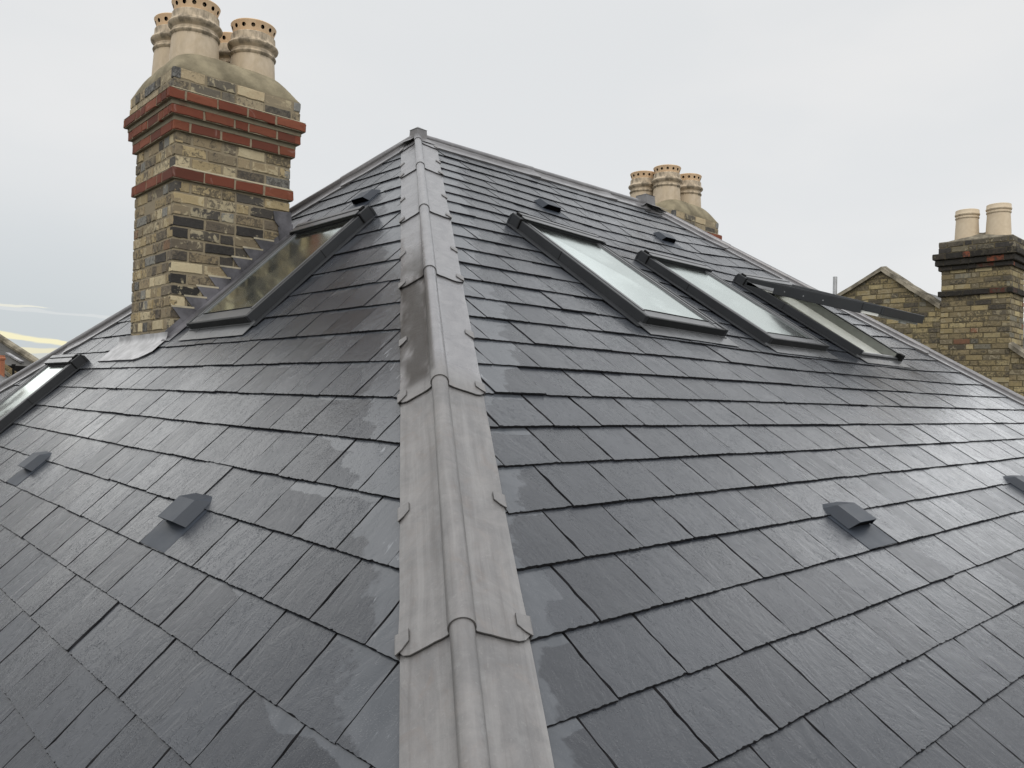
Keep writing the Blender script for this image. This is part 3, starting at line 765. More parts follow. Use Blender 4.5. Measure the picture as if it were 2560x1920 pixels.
def core(mb, x0, x1, y0, y1, z0, z1, inset=.0035, col=MORTAR):
    mb.box(x0+inset, x1-inset, y0+inset, y1-inset, z0, z1, a=(*col, 0.0))
def pot_mesh(c, body, cap, n=48):
    """clay pot: body profile + optional perforated cap collar; returns two meshes"""
    b = MB()
    dirt = {0: .5}
    def at(k, i):
        z = body[k][1]
        return (min(1, max(0.0, .15 + (.75 if body[k][2] else 0))), 0, 0, 1)
    b.lathe(c, [(r, z) for r, z, _ in body], n, a=at)
    cp = None
    if cap:
        cp = MB(); r0, z0, r1, z1, nh, hr = cap
        # outer wall made of sectors, each with an octagonal hole
        hz = (z1-z0); zc = z0 + hz*.56; K = 16
        def wall(th, z, inn=0.0):
            r = r0 + (r1-r0)*((z-z0)/hz)**1.25 - inn
            return V((c[0]+r*math.cos(th), c[1]+r*math.sin(th), c[2]+z))
        for q in range(nh):
            th0 = 2*math.pi*q/nh; th1 = 2*math.pi*(q+1)/nh; tm = (th0+th1)/2; rr = (r0+r1)/2
            border = []; ring = []; inner = []
            for k in range(K):
                a = 2*math.pi*(k+.5)/K; ca, sa = math.cos(a), math.sin(a)
                m_ = max(abs(ca), abs(sa))
                border.append((tm + (th1-th0)/2*ca/m_, zc + ((z1-zc) if sa > 0 else (zc-z0))*sa/m_))
                ring.append((tm + hr/rr*ca, zc + hr*sa))
            # make the border pass exactly through the sector corners
            for kk, (sx, sz) in ((1, (1, 1)), (5, (-1, 1)), (9, (-1, -1)), (13, (1, -1))): border[kk] = (tm+sx*(th1-th0)/2, z1 if sz > 0 else z0)
            for kk, (sx, sz) in ((2, (1, 1)), (6, (-1, 1)), (10, (-1, -1)), (14, (1, -1))): pass
            bi = [cp.vert(wall(t, z), (.1, 0, 0, 1)) for t, z in border]; ri = [cp.vert(wall(t, z), (.1, 0, 0, 1)) for t, z in ring]
            ii = [cp.vert(wall(t, z, .03), (.9, 0, 0, 1)) for t, z in ring]
            for k in range(K):
                k2 = (k+1) % K
                cp.face((bi[k], bi[k2], ri[k2], ri[k])); cp.face((ri[k], ri[k2], ii[k2], ii[k]), 1)
        # rim and dark inside
        cp.lathe(c, [(r1-.001, z1), (r1-.004, z1+.006), (r1-.018, z1+.005), (r0-.03, z0+.02), (r0-.03, z0-.05)], n, m=0, a=lambda k, i: (.2 if k < 3 else 1, 0, 0, 1))
        cp.lathe(c, [(r0-.012, z1-.02), (r0-.034, z0)], n, m=1, a=lambda k, i: (1, 0, 0, 1))
    return b, cp
POTBODY = [(.175, -.10, 0), (.172, .0, 0), (.158, .24, 0), (.155, .262, 1), (.164, .270, 1), (.168, .280, 1), (.164, .290, 1), (.156, .297, 1),
           (.155, .312, 0), (.168, .326, 1), (.180, .338, 1), (.183, .350, 1), (.178, .360, 1), (.163, .372, 1), (.160, .382, 1), (.158, .425, 1), (.150, .432, 1), (.10, .436, 1), (.09, .30, 1)]
POTCAP = (.140, .425, .164, .505, 14, .0145)
def flaunching(mb, x0, x1, y0, y1, z, H, D, n=26, bumps=.008, pw=2.2):
    g = []
    for i in range(n+1):
        row = []
        for j in range(n+1):
            # denser near the borders
            fx = .5-.5*math.cos(math.pi*i/n); fy = .5-.5*math.cos(math.pi*j/n)
            x, y = x0+(x1-x0)*fx, y0+(y1-y0)*fy
            d = 1.0
            ux = min(x-x0, x1-x)/D; uy = min(y-y0, y1-y)/D
            ux, uy = min(1, ux), min(1, uy)
            sx, sy = (1-(1-ux)**pw)**(.75 if pw > 2 else 1), (1-(1-uy)**pw)**(.75 if pw > 2 else 1)
            hgt = H*(sx*sy)**.8
            row.append(mb.vert((x, y, z + hgt + bumps*mnoise.noise(V((x*7, y*7, z)))*min(1, 4*min(ux, uy)))))
        g.append(row)
    for i in range(n):
        for j in range(n): mb.face((g[i][j], g[i+1][j], g[i+1][j+1], g[i][j+1]))
    # skirt
    loop = [g[i][0] for i in range(n+1)] + [g[n][j] for j in range(1, n+1)] + [g[i][n] for i in range(n-1, -1, -1)] + [g[0][j] for j in range(n-1, 0, -1)]
    lo = [mb.vert(mb.v[q] - V((0, 0, .02))) for q in loop]
    for k in range(len(loop)): mb.face((loop[k], loop[(k+1) % len(loop)], lo[(k+1) % len(loop)], lo[k]))

def house_chimney():
    x0, x1, y0, y1 = CH
    mb = MB()
    core(mb, x0, x1, y0, y1, -2.35, -.587); core(mb, x0, x1, y0, y1, -.509, -.263)
    e = .043; core(mb, x0-e, x1+e, y0-e, y1+e, -.006, .152)
    n = 22; hgt = (2.35-.587)/n
    odd = 0
    for k in range(n):
        z1 = -.587-.008 - k*.0777
        brick_ring(mb, x0, x1, y0, y1, z1-.0777+.002, z1, k % 2, stackpal)
    for k in range(3): brick_ring(mb, x0, x1, y0, y1, -.505+k*.081, -.505+(k+1)*.081-.002, k % 2, STOCK)
    for k in range(2): brick_ring(mb, x0-e, x1+e, y0-e, y1+e, -.004+k*.078, -.004+(k+1)*.078, k % 2, [((.42, .34, .22), 3), ((.30, .25, .17), 3), ((.14, .125, .10), 2), ((.20, .20, .19), 1)])
    ch = obj('chimney', mb, M_BRICK, house, 'brick')
    # projecting red courses
    def red(bands, name='red_brick_band'):
        r = MB()
        for (za, zb, ee, od) in bands:
            core(r, x0-ee, x1+ee, y0-ee, y1+ee, za, zb, .003)
            brick_ring(r, x0-ee, x1+ee, y0-ee, y1+ee, za-.003, zb+.003, od, REDS, headerW=True)
        # mortar beds between the stepped courses
        for (za, zb, ee) in ((-.195, -.165, .028), (-.100, -.071, .056), (-.006, .0, .070)):
            if len(bands) > 1: core(r, x0-ee, x1+ee, y0-ee, y1+ee, za-.002, zb+.002, .003, (.20, .175, .12))
        if len(bands) == 1:   # sloping mortar fillet on top of the band
            za = bands[0][1]; ee = bands[0][2]
            r.hexa([V((x0-ee, y0-ee, za)), V((x1+ee, y0-ee, za)), V((x1+ee, y1+ee, za)), V((x0-ee, y1+ee, za)),
                    V((x0, y0, za+.018)), V((x1, y0, za+.018)), V((x1, y1, za+.018)), V((x0, y1, za+.018))], a=(.36, .32, .23, 0))
        else:
            za = bands[-1][1]; ee = bands[-1][2]; e2 = .043
            r.hexa([V((x0-ee, y0-ee, za+.003)), V((x1+ee, y0-ee, za+.003)), V((x1+ee, y1+ee, za+.003)), V((x0-ee, y1+ee, za+.003)),
                    V((x0-e2, y0-e2, za+.020)), V((x1+e2, y0-e2, za+.020)), V((x1+e2, y1+e2, za+.020)), V((x0-e2, y1+e2, za+.020))], a=(.36, .32, .23, 0))
        return obj(name, r, M_RED, ch, 'brick')
    red([(-.263, -.195, .024, 0), (-.165, -.100, .050, 1), (-.071, -.006, .076, 0)])
    red([(-.585, -.511, .021, 1)])
    fl = MB(); e = .043
    flaunching(fl, x0-e+.004, x1+e-.004, y0-e+.004, y1+e-.004, .153, .205, .24)
    obj('flaunching', fl, M_FLAUNCH, ch, smooth=True)
    for (px, py) in ((-1.53, .605), (-1.10, .605), (-1.53, .955), (-1.10, .955)):
        b, cp = pot_mesh((px, py, .212 + random.uniform(-.008, .010)), POTBODY, POTCAP)
        tilt = random.uniform(-.01, .01)
        po = obj('chimney_pot', b, M_POT, ch, 'stain', smooth=True, angle=40)
        # the perforated collar is one piece with its pot: joined into the same mesh
        o2 = obj('pot_collar', cp, [M_CAP, M_VOID], ch, 'stain', smooth=True, angle=40)
    return ch
chim = house_chimney()
chim['label'] = 'nearer brick chimney with four buff pots and stepped red courses, beside the left skylight'
far = copy_tree(chim, house, V((5.60, 0, .052)))
far['label'] = 'farther brick chimney rising behind the right hip'
# stepped lead flashing up the right face of the near chimney, a back gutter and a front apron
fm = MB()
yf = CH[2]
def wall_pt(x, z, o): return V((x, yf-o, z))
zs = [-.587-.008-.0777*k for k in range(16)]
prof = []
def roofz(x): return TL*x          # slope surface on the chimney face line
xs_top = CH[1]+.015
# teeth from top (back) to bottom (front)
steps = [z for z in zs if roofz(CH[0]-.02)+.10 < z < roofz(CH[1])+.20]
top_edge = []
for z in steps:
    xr = (z-.055)/TL - .045                 # left tip of this tooth
    top_edge.append((xr, z))
low = [(CH[1]+.02, roofz(CH[1]+.02)+.01), (CH[0]-.03, roofz(CH[0]-.03)+.01)]
steps = [z for z in zs if roofz(CH[0])+.19 < z < roofz(CH[1])-.02]
for z in steps:
    xt = max((z-.215)/TL, CH[0]+.002); xe = xt + .150 + random.uniform(-.006, .006)
    fm.prism([wall_pt(xt, z, .0065), wall_pt(xe, z, .0065), wall_pt(xe+.02, z-.13, .0065), wall_pt(xt+.070, z-.086, .0065)], V((0, -.003, 0)))
    fm.prism([wall_pt(xt-.004, z, .004), wall_pt(xe, z, .004), wall_pt(xe, z+.012, .004), wall_pt(xt-.004, z+.012, .004)], V((0, -.0065, -.0)), m=1)
# soaker strip standing on the roof under the teeth
nst = 24
for k in range(nst):
    xa = CH[0]-.03 + (CH[1]+.03-CH[0]+.03)*k/nst; xb = CH[0]-.03 + (CH[1]+.03-CH[0]+.03)*(k+1)/nst
    fm.hexa([wall_pt(xa, roofz(xa)+.012, .005), wall_pt(xb, roofz(xb)+.012, .005), wall_pt(xb, roofz(xb)+.088, .005), wall_pt(xa, roofz(xa)+.088, .005),
             wall_pt(xa, roofz(xa)+.012, .0075), wall_pt(xb, roofz(xb)+.012, .0075), wall_pt(xb, roofz(xb)+.088, .0075), wall_pt(xa, roofz(xa)+.088, .0075)])
    # dressed out on to the slates
    va, vb = -xa/cL, -xb/cL
    fm.hexa([PL.p(yf, va, .024), PL.p(yf, vb, .024), PL.p(yf-.13, vb, .021), PL.p(yf-.13, va, .021),
             PL.p(yf, va, .032), PL.p(yf, vb, .032), PL.p(yf-.13, vb, .024), PL.p(yf-.13, va, .024)])
obj('step_flashing', fm, [M_DLEAD, M_MORT], chim, recalc=True)
bgm = MB()
xb = CH[1]
bgm.prism([wall_pt(-1.02, -.679, .010), wall_pt(xb+.012, -.668, .010), wall_pt(xb+.020, -.80, .013), wall_pt(-.936, -.821, .013), wall_pt(-1.005, -.755, .011)], V((0, -.003, 0)))
bgm.prism([wall_pt(-.981, -.79, .0115), wall_pt(xb+.03, -.80, .013), wall_pt(-.824, -.818, .013), wall_pt(-.954, -.951, .012)], V((0, -.003, 0)))
zt_ = -.668
bgm.hexa([V((xb+.006, yf-.012, roofz(xb)-.02)), V((xb+.009, yf-.012, roofz(xb)-.02)), V((xb+.009, CH[3]+.012, roofz(xb)-.02)), V((xb+.006, CH[3]+.012, roofz(xb)-.02)),
          V((xb+.006, yf-.012, zt_)), V((xb+.009, yf-.012, zt_)), V((xb+.009, CH[3]+.012, zt_)), V((xb+.006, CH[3]+.012, zt_))])
bgm.hexa([PL.p(yf-.10, -xb/cL-.22, .026), PL.p(CH[3]+.12, -xb/cL-.22, .026), PL.p(CH[3]+.12, -xb/cL+.02, .026), PL.p(yf-.10, -xb/cL+.02, .026),
          PL.p(yf-.10, -xb/cL-.22, .030), PL.p(CH[3]+.12, -xb/cL-.22, .030), PL.p(CH[3]+.12, -xb/cL+.02, .030), PL.p(yf-.10, -xb/cL+.02, .030)])
obj('back_gutter', bgm, M_DLEAD, chim)
# front apron: dark upstand and bright sheet on the slates
ap = MB(); xf = CH[0]
zf = TL*xf
ap.box(xf-.010, xf-.006, CH[2]-.012, CH[3]+.010, zf-.04, zf+.045, m=0)
ap.box(CH[0]-.012, CH[0]+.10, CH[3]+.006, CH[3]+.010, zf-.04, zf+.06, m=0)
vf = -xf/cL
NAP = 14
def apt(y, v): return PL.p(y, v, .0275 + .0035*mnoise.noise(V((y*8, v*9, 2))) + .030*max(0, 1-(v-vf+.01)/.05)**2)
g_ = []
for i in range(NAP+1):
    row = []
    for j in range(13):
        f = j/12; y = CH[2]-.06 + (CH[3]-CH[2]+.20)*i/NAP
        dep = .235*(1 - .32*max(0, (i/NAP-.0) < .18)*(1-(i/NAP)/.18))
        row.append(ap.vert(apt(y, vf-.012+f*dep)))
    g_.append(row)
for i in range(NAP):
    for j in range(12): ap.face((g_[i][j], g_[i+1][j], g_[i+1][j+1], g_[i][j+1]), 1)
edge = [g_[i][12] for i in range(NAP+1)]; lo_ = [ap.vert(ap.v[k]-PL.n*.012) for k in edge]
for i in range(NAP): ap.face((edge[i], edge[i+1], lo_[i+1], lo_[i]), 0)
obj('lead_apron', ap, [M_DLEAD, M_SLEAD], chim, smooth=True, angle=40)

# ------------------------------------------------------------------ skylights
def skylight(P, a0, a1, v0, v1, opened, label=None):
    f = lambda a, v, h: P.p(a, v, h)
    H = .080; hoodL = .105
    fb = MB()           # outer frame: side covers and bottom cover
    s = .030
    fb.box(a0, a0+s, v0+hoodL-.01, v1, .006, H, f, bev=.003); fb.box(a1-s, a1, v0+hoodL-.01, v1, .006, H, f, bev=.003)
    fb.box(a0+s, a1-s, v0+.04, v0+.10, .0, H-.012, f)
    # joints in the side covers
    for aa in (a0-.0012, a1-.0008):
        fb.box(aa, aa+.002, v0+hoodL+(v1-v0)*.33, v0+hoodL+(v1-v0)*.33+.004, .01, H+.0012, f, m=1)
    if opened:
        fb.box(a0+s, a1-s, v1-.035, v1, .006, H-.03, f, bev=.003); fb.box(a0+s, a1-s, v1-.060, v1-.037, .0, H-.036, f, m=2)
        fb.box(a1-s-.03, a1+.006, v1-.03, v1+.012, .01, H+.008, f, m=1, bev=.004)
    fr = obj('skylight', fb, [M_FRAME, M_SEAL, M_STEEL], house)
    if label: fr['label'] = label
    # hood
    hb = MB(); hh = .112
    hb.box(a0-.012, a1+.012, v0+.012, v0+hoodL, .004, hh-.018, f, bev=.004)
    hb.hexa([f(a0-.012, v0, .004), f(a1+.012, v0, .004), f(a1+.012, v0+.02, .004), f(a0-.012, v0+.02, .004),
             f(a0-.012, v0, hh-.045), f(a1+.012, v0, hh-.045), f(a1+.012, v0+.02, hh-.02), f(a0-.012, v0+.02, hh-.02)])
    hb.box(a0+.018, a1-.018, v0+.020, v0+.056, hh-.017, hh-.006, f, m=1, bev=.003)       # raised rail
    hb.box(a0+.018, a1-.018, v0+.062, v0+hoodL+.010, hh-.0165, hh-.010, f, m=1, bev=.002)   # cover plate
    hb.box(a0+.030, a1-.030, v0+.0575, v0+.061, hh-.0168, hh-.0150, f, m=2)
    hb.box(a0-.009, a0+.016, v0+hoodL+.0005, v0+hoodL+.004, .01, hh-.024, f, m=2); hb.box(a1-.016, a1+.009, v0+hoodL+.0005, v0+hoodL+.004, .01, hh-.024, f, m=2)
    hb.box(a0+.004, a0+.022, v0+.03, v0+.075, hh-.018, hh-.004, f, m=2, bev=.003)
    obj('skylight_hood', hb, [M_FRAME, M_FTOP, M_SEAL], fr)
    # sash + glass, built in a frame that can turn about the top rail
    th = R(16.5) if opened else 0.0
    pv, ph = v0+hoodL-.03, H-.02
    def g(a, v, h):
        dv, dh = v-pv, h-ph
        return f(a, pv + dv*math.cos(th) - dh*math.sin(th), ph + dv*math.sin(th) + dh*math.cos(th))
    sb = MB(); z0, z1 = H-.034, H-.002
    ia, ib = a0+s+.006, a1-s-.006; vs0, vs1 = v0+hoodL-.02, v1-.006
    sw = .050
    if opened: ia, ib = a0+.004, a1-.004; vs1 = v1+.012; z0, z1 = H-.05, H+.014
    for (x0, x1) in ((ia, ia+sw), (ib-sw, ib)):
        sb.box(x0, x1, vs0, vs1-.012, z0, z1-.004, g, bev=.003)
        sb.box(x0+.012, x1-.014, vs0, vs1-.07, z1-.004, z1+.001, g, bev=.001)
    sb.box(ia+sw-.001, ib-sw+.001, vs1-.095, vs1-.012, z0, z1-.008, g, bev=.003)          # glass bead rail
    sb.box(ia+.012, ib-.012, vs1-.099, vs1-.094, z1-.0078, z1-.004, g, m=1)
    fc = -.002
    sb.box(ia-.006 if not opened else ia, ib+.006 if not opened else ib, vs1-.013, vs1+.006, .012 if not opened else z0-.006, z1-.002, g, m=2, bev=.003)      # front cover
    sb.box(ia+sw, ib-sw, vs0, vs0+.04, z0, z1-.006, g, m=2)
    if opened:      # white inside of the sash and its grey side cheeks
        sb.box(ia+.004, ib-.004, vs0+.02, vs1-.02, z0-.012, z0-.001, g, m=3) if False else None
        for (x0, x1) in ((ia+.008, ia+sw+.02), (ib-sw-.02, ib-.008)): sb.box(x0, x1, vs0, vs1-.03, z0-.022, z0-.0005, g, m=3)
        sb.box(ia+sw+.02, ib-sw-.02, vs1-.12, vs1-.03, z0-.022, z0-.0005, g, m=3)
        sb.box(ia-.006, ia-.001, vs0+.30, vs1-.16, z0-.024, z1-.008, g, m=2, bev=.002)
        for q in range(3): sb.box(ia-.009, ia-.0062, vs0+.40+q*.17, vs0+.408+q*.17, z0+.012, z0+.020, g, m=4)
        sb.box(ia-.004, ia+.004, vs0+.04, vs0+.32, z0-.002, z0+.022, g, m=4)                  # hinge arm
        sb.box(ib-.32, ib-.20, vs1-.055, vs1-.040, z0-.036, z0-.020, g, m=3)                   # handle bar
    sash = obj('sash', sb, [M_FTOP if not opened else M_FRAME, M_SEAL, M_FRONT if not opened else M_FRAME, M_WHITE, M_STEEL], fr)
    # thin black gap beside the sash
    if not opened:
        gb = MB()
        for (x0, x1) in ((a0+s, a0+s+.006), (a1-s-.006, a1-s)): gb.box(x0, x1, v0+hoodL, v1-.02, .0, H-.02, f)
        gb.box(ia+sw-.0005, ib-sw+.0005, vs0, vs1-.09, -.01, -.006, g)
        obj('seal', gb, M_SEAL, fr)
    pb = MB(); gz = z1-.009
    pb.box(ia+sw-.002, ib-sw+.002, vs0+.03, vs1-.093, gz-.006, gz, g)
    obj('pane', pb, M_CLEAR if opened else M_GLASS, fr)
    # apron flashing below, side gutters
    ab = MB()
    ab.box(a0-.004, a1+.004, v1-.02, v1+.012, .026, .034, f, m=0)
    n = 12
    for k in range(n):
        x0 = a0-.03+(a1-a0+.06)*k/n; x1 = a0-.03+(a1-a0+.06)*(k+1)/n
        w1, w2 = [.1 + .004*mnoise.noise(V((x*11, v1, 0))) for x in (x0, x1)]
        ab.hexa([f(x0, v1-.01, .026), f(x1, v1-.01, .026), f(x1, v1+w2, .023), f(x0, v1+w1, .023), f(x0, v1-.01, .030), f(x1, v1-.01, .030), f(x1, v1+w2, .0255), f(x0, v1+w1, .0255)])
    ab.box(a0-.055, a0, v0+.05, v1+.02, .020, .0245, f, m=1); ab.box(a1, a1+.055, v0+.05, v1+.02, .020, .0245, f, m=1)
    obj('apron_flashing', ab, [M_APRON, M_FRAME], fr)
    # reveal inside
    rb = MB(); x0, x1, y0, y1 = a0+.05, a1-.05, v0+.06, v1-.04; dz = -.55
    if opened:
        for q in ([(x0, y0, 0), (x0, y1, 0), (x0, y1, dz), (x0, y0, dz)], [(x0, y1, 0), (x1, y1, 0), (x1, y1, dz), (x0, y1, dz)], [(x0, y0, 0), (x1, y0, 0), (x1, y0, dz), (x0, y0, dz)]):
            rb.quadpts([f(*p) for p in q], m=0)
        rb.quadpts([f(*p) for p in [(x1, y0, .075), (x1, y1, .075), (x1, y1, .008), (x1, y0, .008)]], m=0)
        rb.quadpts([f(*p) for p in [(x1, y0, .008), (x1, y1, .008), (x1-.10, y1, -.03), (x1-.10, y0, -.03)]], m=2)
        rb.quadpts([f(*p) for p in [(x1-.10, y0, -.03), (x1-.10, y1, -.03), (x1-.10, y1, dz), (x1-.10, y0, dz)]], m=2)
        rb.quadpts([f(*p) for p in [(x0, y0, dz), (x1, y0, dz), (x1, y1, dz), (x0, y1, dz)]], m=1)
    else:
        rb.box(x0, x1, y0, y1, dz*.4, -.012, f, m=1)
    obj('reveal', rb, [M_LINING, M_ROOM, M_WHITE], fr, recalc=False)
    return fr
labs = [None, None, 'open skylight with its sash tilted outwards', 'skylight beside the near chimney, its pane reflecting the brickwork', None]
for s_, lb in zip(SKY, labs): skylight(*s_, label=lb)

# ------------------------------------------------------------------ roof vents
def vent(P, a0, vt, g):
    f = lambda a, v, h: P.p(a, v, h)
    mb = MB(); a1 = a0+W-.006
    mb.hexa([f(a0, vt-g-.03, .0105), f(a1, vt-g-.03, .0105), f(a1, vt-.003, .0175), f(a0, vt-.003, .0175), f(a0, vt-g-.03, .0130), f(a1, vt-g-.03, .0130), f(a1, vt-.003, .0205), f(a0, vt-.003, .0205)])
    mb.box(a0+.002, a1-.002, vt-.007, vt-.004, .006, .0175, f, m=1)
    va, vb = vt-.258, vt-.112; x0, x1 = a0+.024, a1-.020; ht = .056
    xi0, xi1 = x0+.028, x1-.028
    b0 = .015
    # shell: rear slope, two slanted cheeks, flat top, open front
    pts = dict(rb0=f(x0, va+.022, b0), rb1=f(x1, va+.022, b0), rt0=f(xi0, va+.055, ht), rt1=f(xi1, va+.055, ht), rm0=f(x0+.006, va+.0, b0+.006), fb0=f(x0, vb, b0+.004), fb1=f(x1, vb, b0+.004), ft0=f(xi0, vb+.012, ht+.004), ft1=f(xi1, vb+.012, ht+.004),
               rr0=f(xi0+.006, va-.0, b0), rr1=f(xi1-.006, va, b0))
    Fc = lambda *k: mb.quadpts([pts[q] for q in k], 0)
    Fc('rt0', 'rt1', 'ft1', 'ft0'); Fc('rb0', 'rt0', 'ft0', 'fb0'); Fc('rb1', 'fb1', 'ft1', 'rt1'); Fc('rr0', 'rr1', 'rt1', 'rt0')
    mb.face([mb.vert(pts[q]) for q in ('rb0', 'rr0', 'rt0')]); mb.face([mb.vert(pts[q]) for q in ('rb1', 'rt1', 'rr1')])
    # lip of the shell and the dark throat
    q = .004
    mb.quadpts([f(x0, vb, b0), f(xi0, vb+.012, ht+.004), f(xi0+q, vb+.012, ht+.004-q), f(x0+q, vb, b0)], 0)
    mb.quadpts([f(x1, vb, b0), f(xi1, vb+.012, ht+.004), f(xi1-q, vb+.012, ht+.004-q), f(x1-q, vb, b0)], 0)
    mb.quadpts([f(xi0, vb+.012, ht+.004), f(xi1, vb+.012, ht+.004), f(xi1-q, vb+.012, ht+.004-q), f(xi0+q, vb+.012, ht+.004-q)], 0)
    mb.quadpts([f(x0+.004, vb-.006, b0), f(x1-.004, vb-.006, b0), f(xi1-.003, vb+.004, ht+.001), f(xi0+.003, vb+.004, ht+.001)], 1)
    return obj('roof_vent', mb, [M_PLAST, M_VOID], house, recalc=False)
for v_ in VENTS: vent(*v_, .195 if v_[0] is PR else .1984)

# ------------------------------------------------------------------ house walls, gutters
wm = MB(); d = .28
wm.box(C1.x+d, C2.x-d, C1.y+d, C4.y-d, ZG, ZE+.03, a=(.30, .24, .15, .3))
obj('wall', wm, M_BRICK2, house, 'brick')
gm = MB()
for p, q in ((C1, C2), (C2, C3), (C3, C4), (C4, C1)):
    gm.tube([p+V((0, 0, -.05)), q+V((0, 0, -.05))], .055, 12)
obj('gutter', gm, M_SEAL, house, smooth=True, angle=40)

# ------------------------------------------------------------------ rays through the photograph, used to place the neighbours at their own distances
def ray(px, py):
    x, y = (px-1280)/FPX, -(py-960)/FPX
    return (fwd + rt*x + up*y).normalized()
def at_x(px, py, X): d_ = ray(px, py); return CAM + d_*((X-CAM.x)/d_.x)
def at_y(px, py, Y): d_ = ray(px, py); return CAM + d_*((Y-CAM.y)/d_.y)

# ------------------------------------------------------------------ neighbour on the right: gable wall with chimney
XN = 8.3
OLD = [((.33, .265, .14), 6), ((.26, .21, .12), 6), ((.40, .33, .18), 3), ((.19, .16, .105), 4), ((.21, .195, .15), 3), ((.22, .115, .07), .6), ((.11, .095, .07), 1.5)]
nb = thing('brick_house', 'old yellow brick house with coped gable and sooty chimney carrying two cream pots, at right', 'house', V((XN+2, -1, ZG)))
yl, yr, zb = 1.9, -4.2, -4.6
gable = [(.398, -.258), (-.196, .052), (-.994, -.54)]
lz = -.258 - (yl-.398)*.52
def topz(y):
    if y > -.196: return .052 - (y+.196)*.522
    if y > -1.03: return .052 + (y+.196)*.742
    if y > -1.86: return -.54
    return -1.107 + (y+1.86)*.80
gmb = MB()
core_pts = []
yy = [yl + (yr-yl)*i/60 for i in range(61)] + [-.196, -1.03, -1.031, -1.86, -1.861]
yy = sorted(set(yy), reverse=True)
for ya, yb in zip(yy[:-1], yy[1:]):
    za, zb_ = topz(ya-1e-5), topz(yb+1e-5)
    gmb.hexa([V((XN+.004, ya, zb)), V((XN+.30, ya, zb)), V((XN+.30, yb, zb)), V((XN+.004, yb, zb)), V((XN+.004, ya, za)), V((XN+.30, ya, za)), V((XN+.30, yb, zb_)), V((XN+.004, yb, zb_))], a=(.17, .145, .085, 0))
z = zb; k = 0
while z < .05:
    z1 = z + .075
    # spans of this course under the sloping top
    inside = [y for y in [yl-(yl-yr)*i/600 for i in range(601)] if topz(y) > z1-.01]
    if inside:
        spans = []; st = inside[0]; pv = inside[0]
        for y in inside[1:]:
            if pv-y > .03: spans.append((st, pv)); st = y
            pv = y
        spans.append((st, pv))
        for (y1, y0) in spans:
            if y1-y0 > .06: brick_face(gmb, lambda s, o, zz, y1=y1: V((XN-o, y1-s, zz)), y1-y0, z, z1, random.random()*.2, OLD, depth=.004)
    z = z1; k += 1
obj('gable_wall', gmb, M_BRICK2, nb, 'brick')
cmb = MB()
def coping(p, q, mb=cmb):
    p, q = V(p), V(q); n = 10
    prev = None
    for i in range(n+1):
        c = p.lerp(q, i/n); dz_ = random.gauss(0, .004)
        ring = [mb.vert(c + V((-.045+random.gauss(0, .003), 0, -.050+dz_))), mb.vert(c + V((.36, 0, -.050))), mb.vert(c + V((.34, 0, .01))), mb.vert(c + V((.15, 0, .045+dz_))), mb.vert(c + V((-.035+random.gauss(0, .003), 0, .012+dz_)))]
        if prev:
            for k in range(5): mb.face((prev[k], prev[(k+1) % 5], ring[(k+1) % 5], ring[k]))
        else: mb.face(ring)
        prev = ring
    mb.face(prev[::-1])
coping((XN, yl, topz(yl)), (XN, -.196, .06)); coping((XN, -.196, .06), (XN, -1.01, -.545)); coping((XN, -1.87, -1.11), (XN, yr, topz(yr)))
obj('coping', cmb, M_COPING, nb)
# its chimney
cx0, cx1, cy0, cy1 = XN-.012, XN+.60, -1.872, -1.018
cb_ = MB()
core(cb_, cx0, cx1, cy0, cy1, -2.2, .30, .004, (.15, .125, .075))
e_ = .02; 
for k in range(17): brick_ring(cb_, cx0, cx1, cy0, cy1, -1.70+.075*k, -1.70+.075*(k+1), k % 2, OLD, 'SW', headerW=False)
for k in range(4):  brick_ring(cb_, cx0, cx1, cy0, cy1, -.345+.075*k, -.345+.075*(k+1), k % 2, OLD, 'SW', headerW=False)
core(cb_, cx0-.03, cx1+.03, cy0-.03, cy1+.03, .165, .335, .004, (.15, .125, .075))
for k in range(2): brick_ring(cb_, cx0-.03, cx1+.03, cy0-.03, cy1+.03, .175+.078*k, .175+.078*(k+1), k % 2, [((.12, .105, .08), 3), ((.17, .15, .105), 2), ((.06, .055, .05), 2)], 'SWEN', headerW=False)
nch = obj('chimney', cb_, M_BRICK2, nb, 'brick')
SOOTED = [((.028, .025, .022), 6), ((.10, .032, .02), 2), ((.24, .075, .04), 1), ((.06, .05, .04), 2)]
for bands in ([(-.07, -.01, .03, 0), (-.002, .075, .062, 1), (.083, .165, .09, 0)], [(-.43, -.355, .032, 1)]):
    r = MB()
    for (za, zz, ee, od) in bands:
        core(r, cx0-ee, cx1+ee, cy0-ee, cy1+ee, za, zz, .004, (.07, .06, .04)); brick_ring(r, cx0-ee, cx1+ee, cy0-ee, cy1+ee, za-.002, zz+.002, od, SOOTED, headerW=False)
    obj('sooty_brick_band', r, M_SOOT, nch, 'brick')
fl = MB(); flaunching(fl, cx0-.028, cx1+.028, cy0-.028, cy1+.028, .333, .155, .40, 22, .02, 1.25)
obj('flaunching', fl, M_COPING, nch, smooth=True)
CP = [(.155, -.15, 0), (.150, 0, 0), (.140, .21, 0), (.139, .222, 0), (.149, .226, 1), (.150, .242, 1), (.142, .25, 0), (.142, .262, 0), (.153, .268, 1), (.157, .283, 1), (.150, .293, 0), (.147, .34, 0), (.140, .345, 0), (.115, .345, 1), (.11, .2, 1)]
for (py, px_, s_) in ((-1.27, XN+.20, 1.0), (-1.66, XN+.20, 1.0)):
    b, _ = pot_mesh((px_, py, .44 if py > -1.5 else .46), CP, None); obj('chimney_pot', b, M_CREAM, nch, 'stain', smooth=True, angle=40)
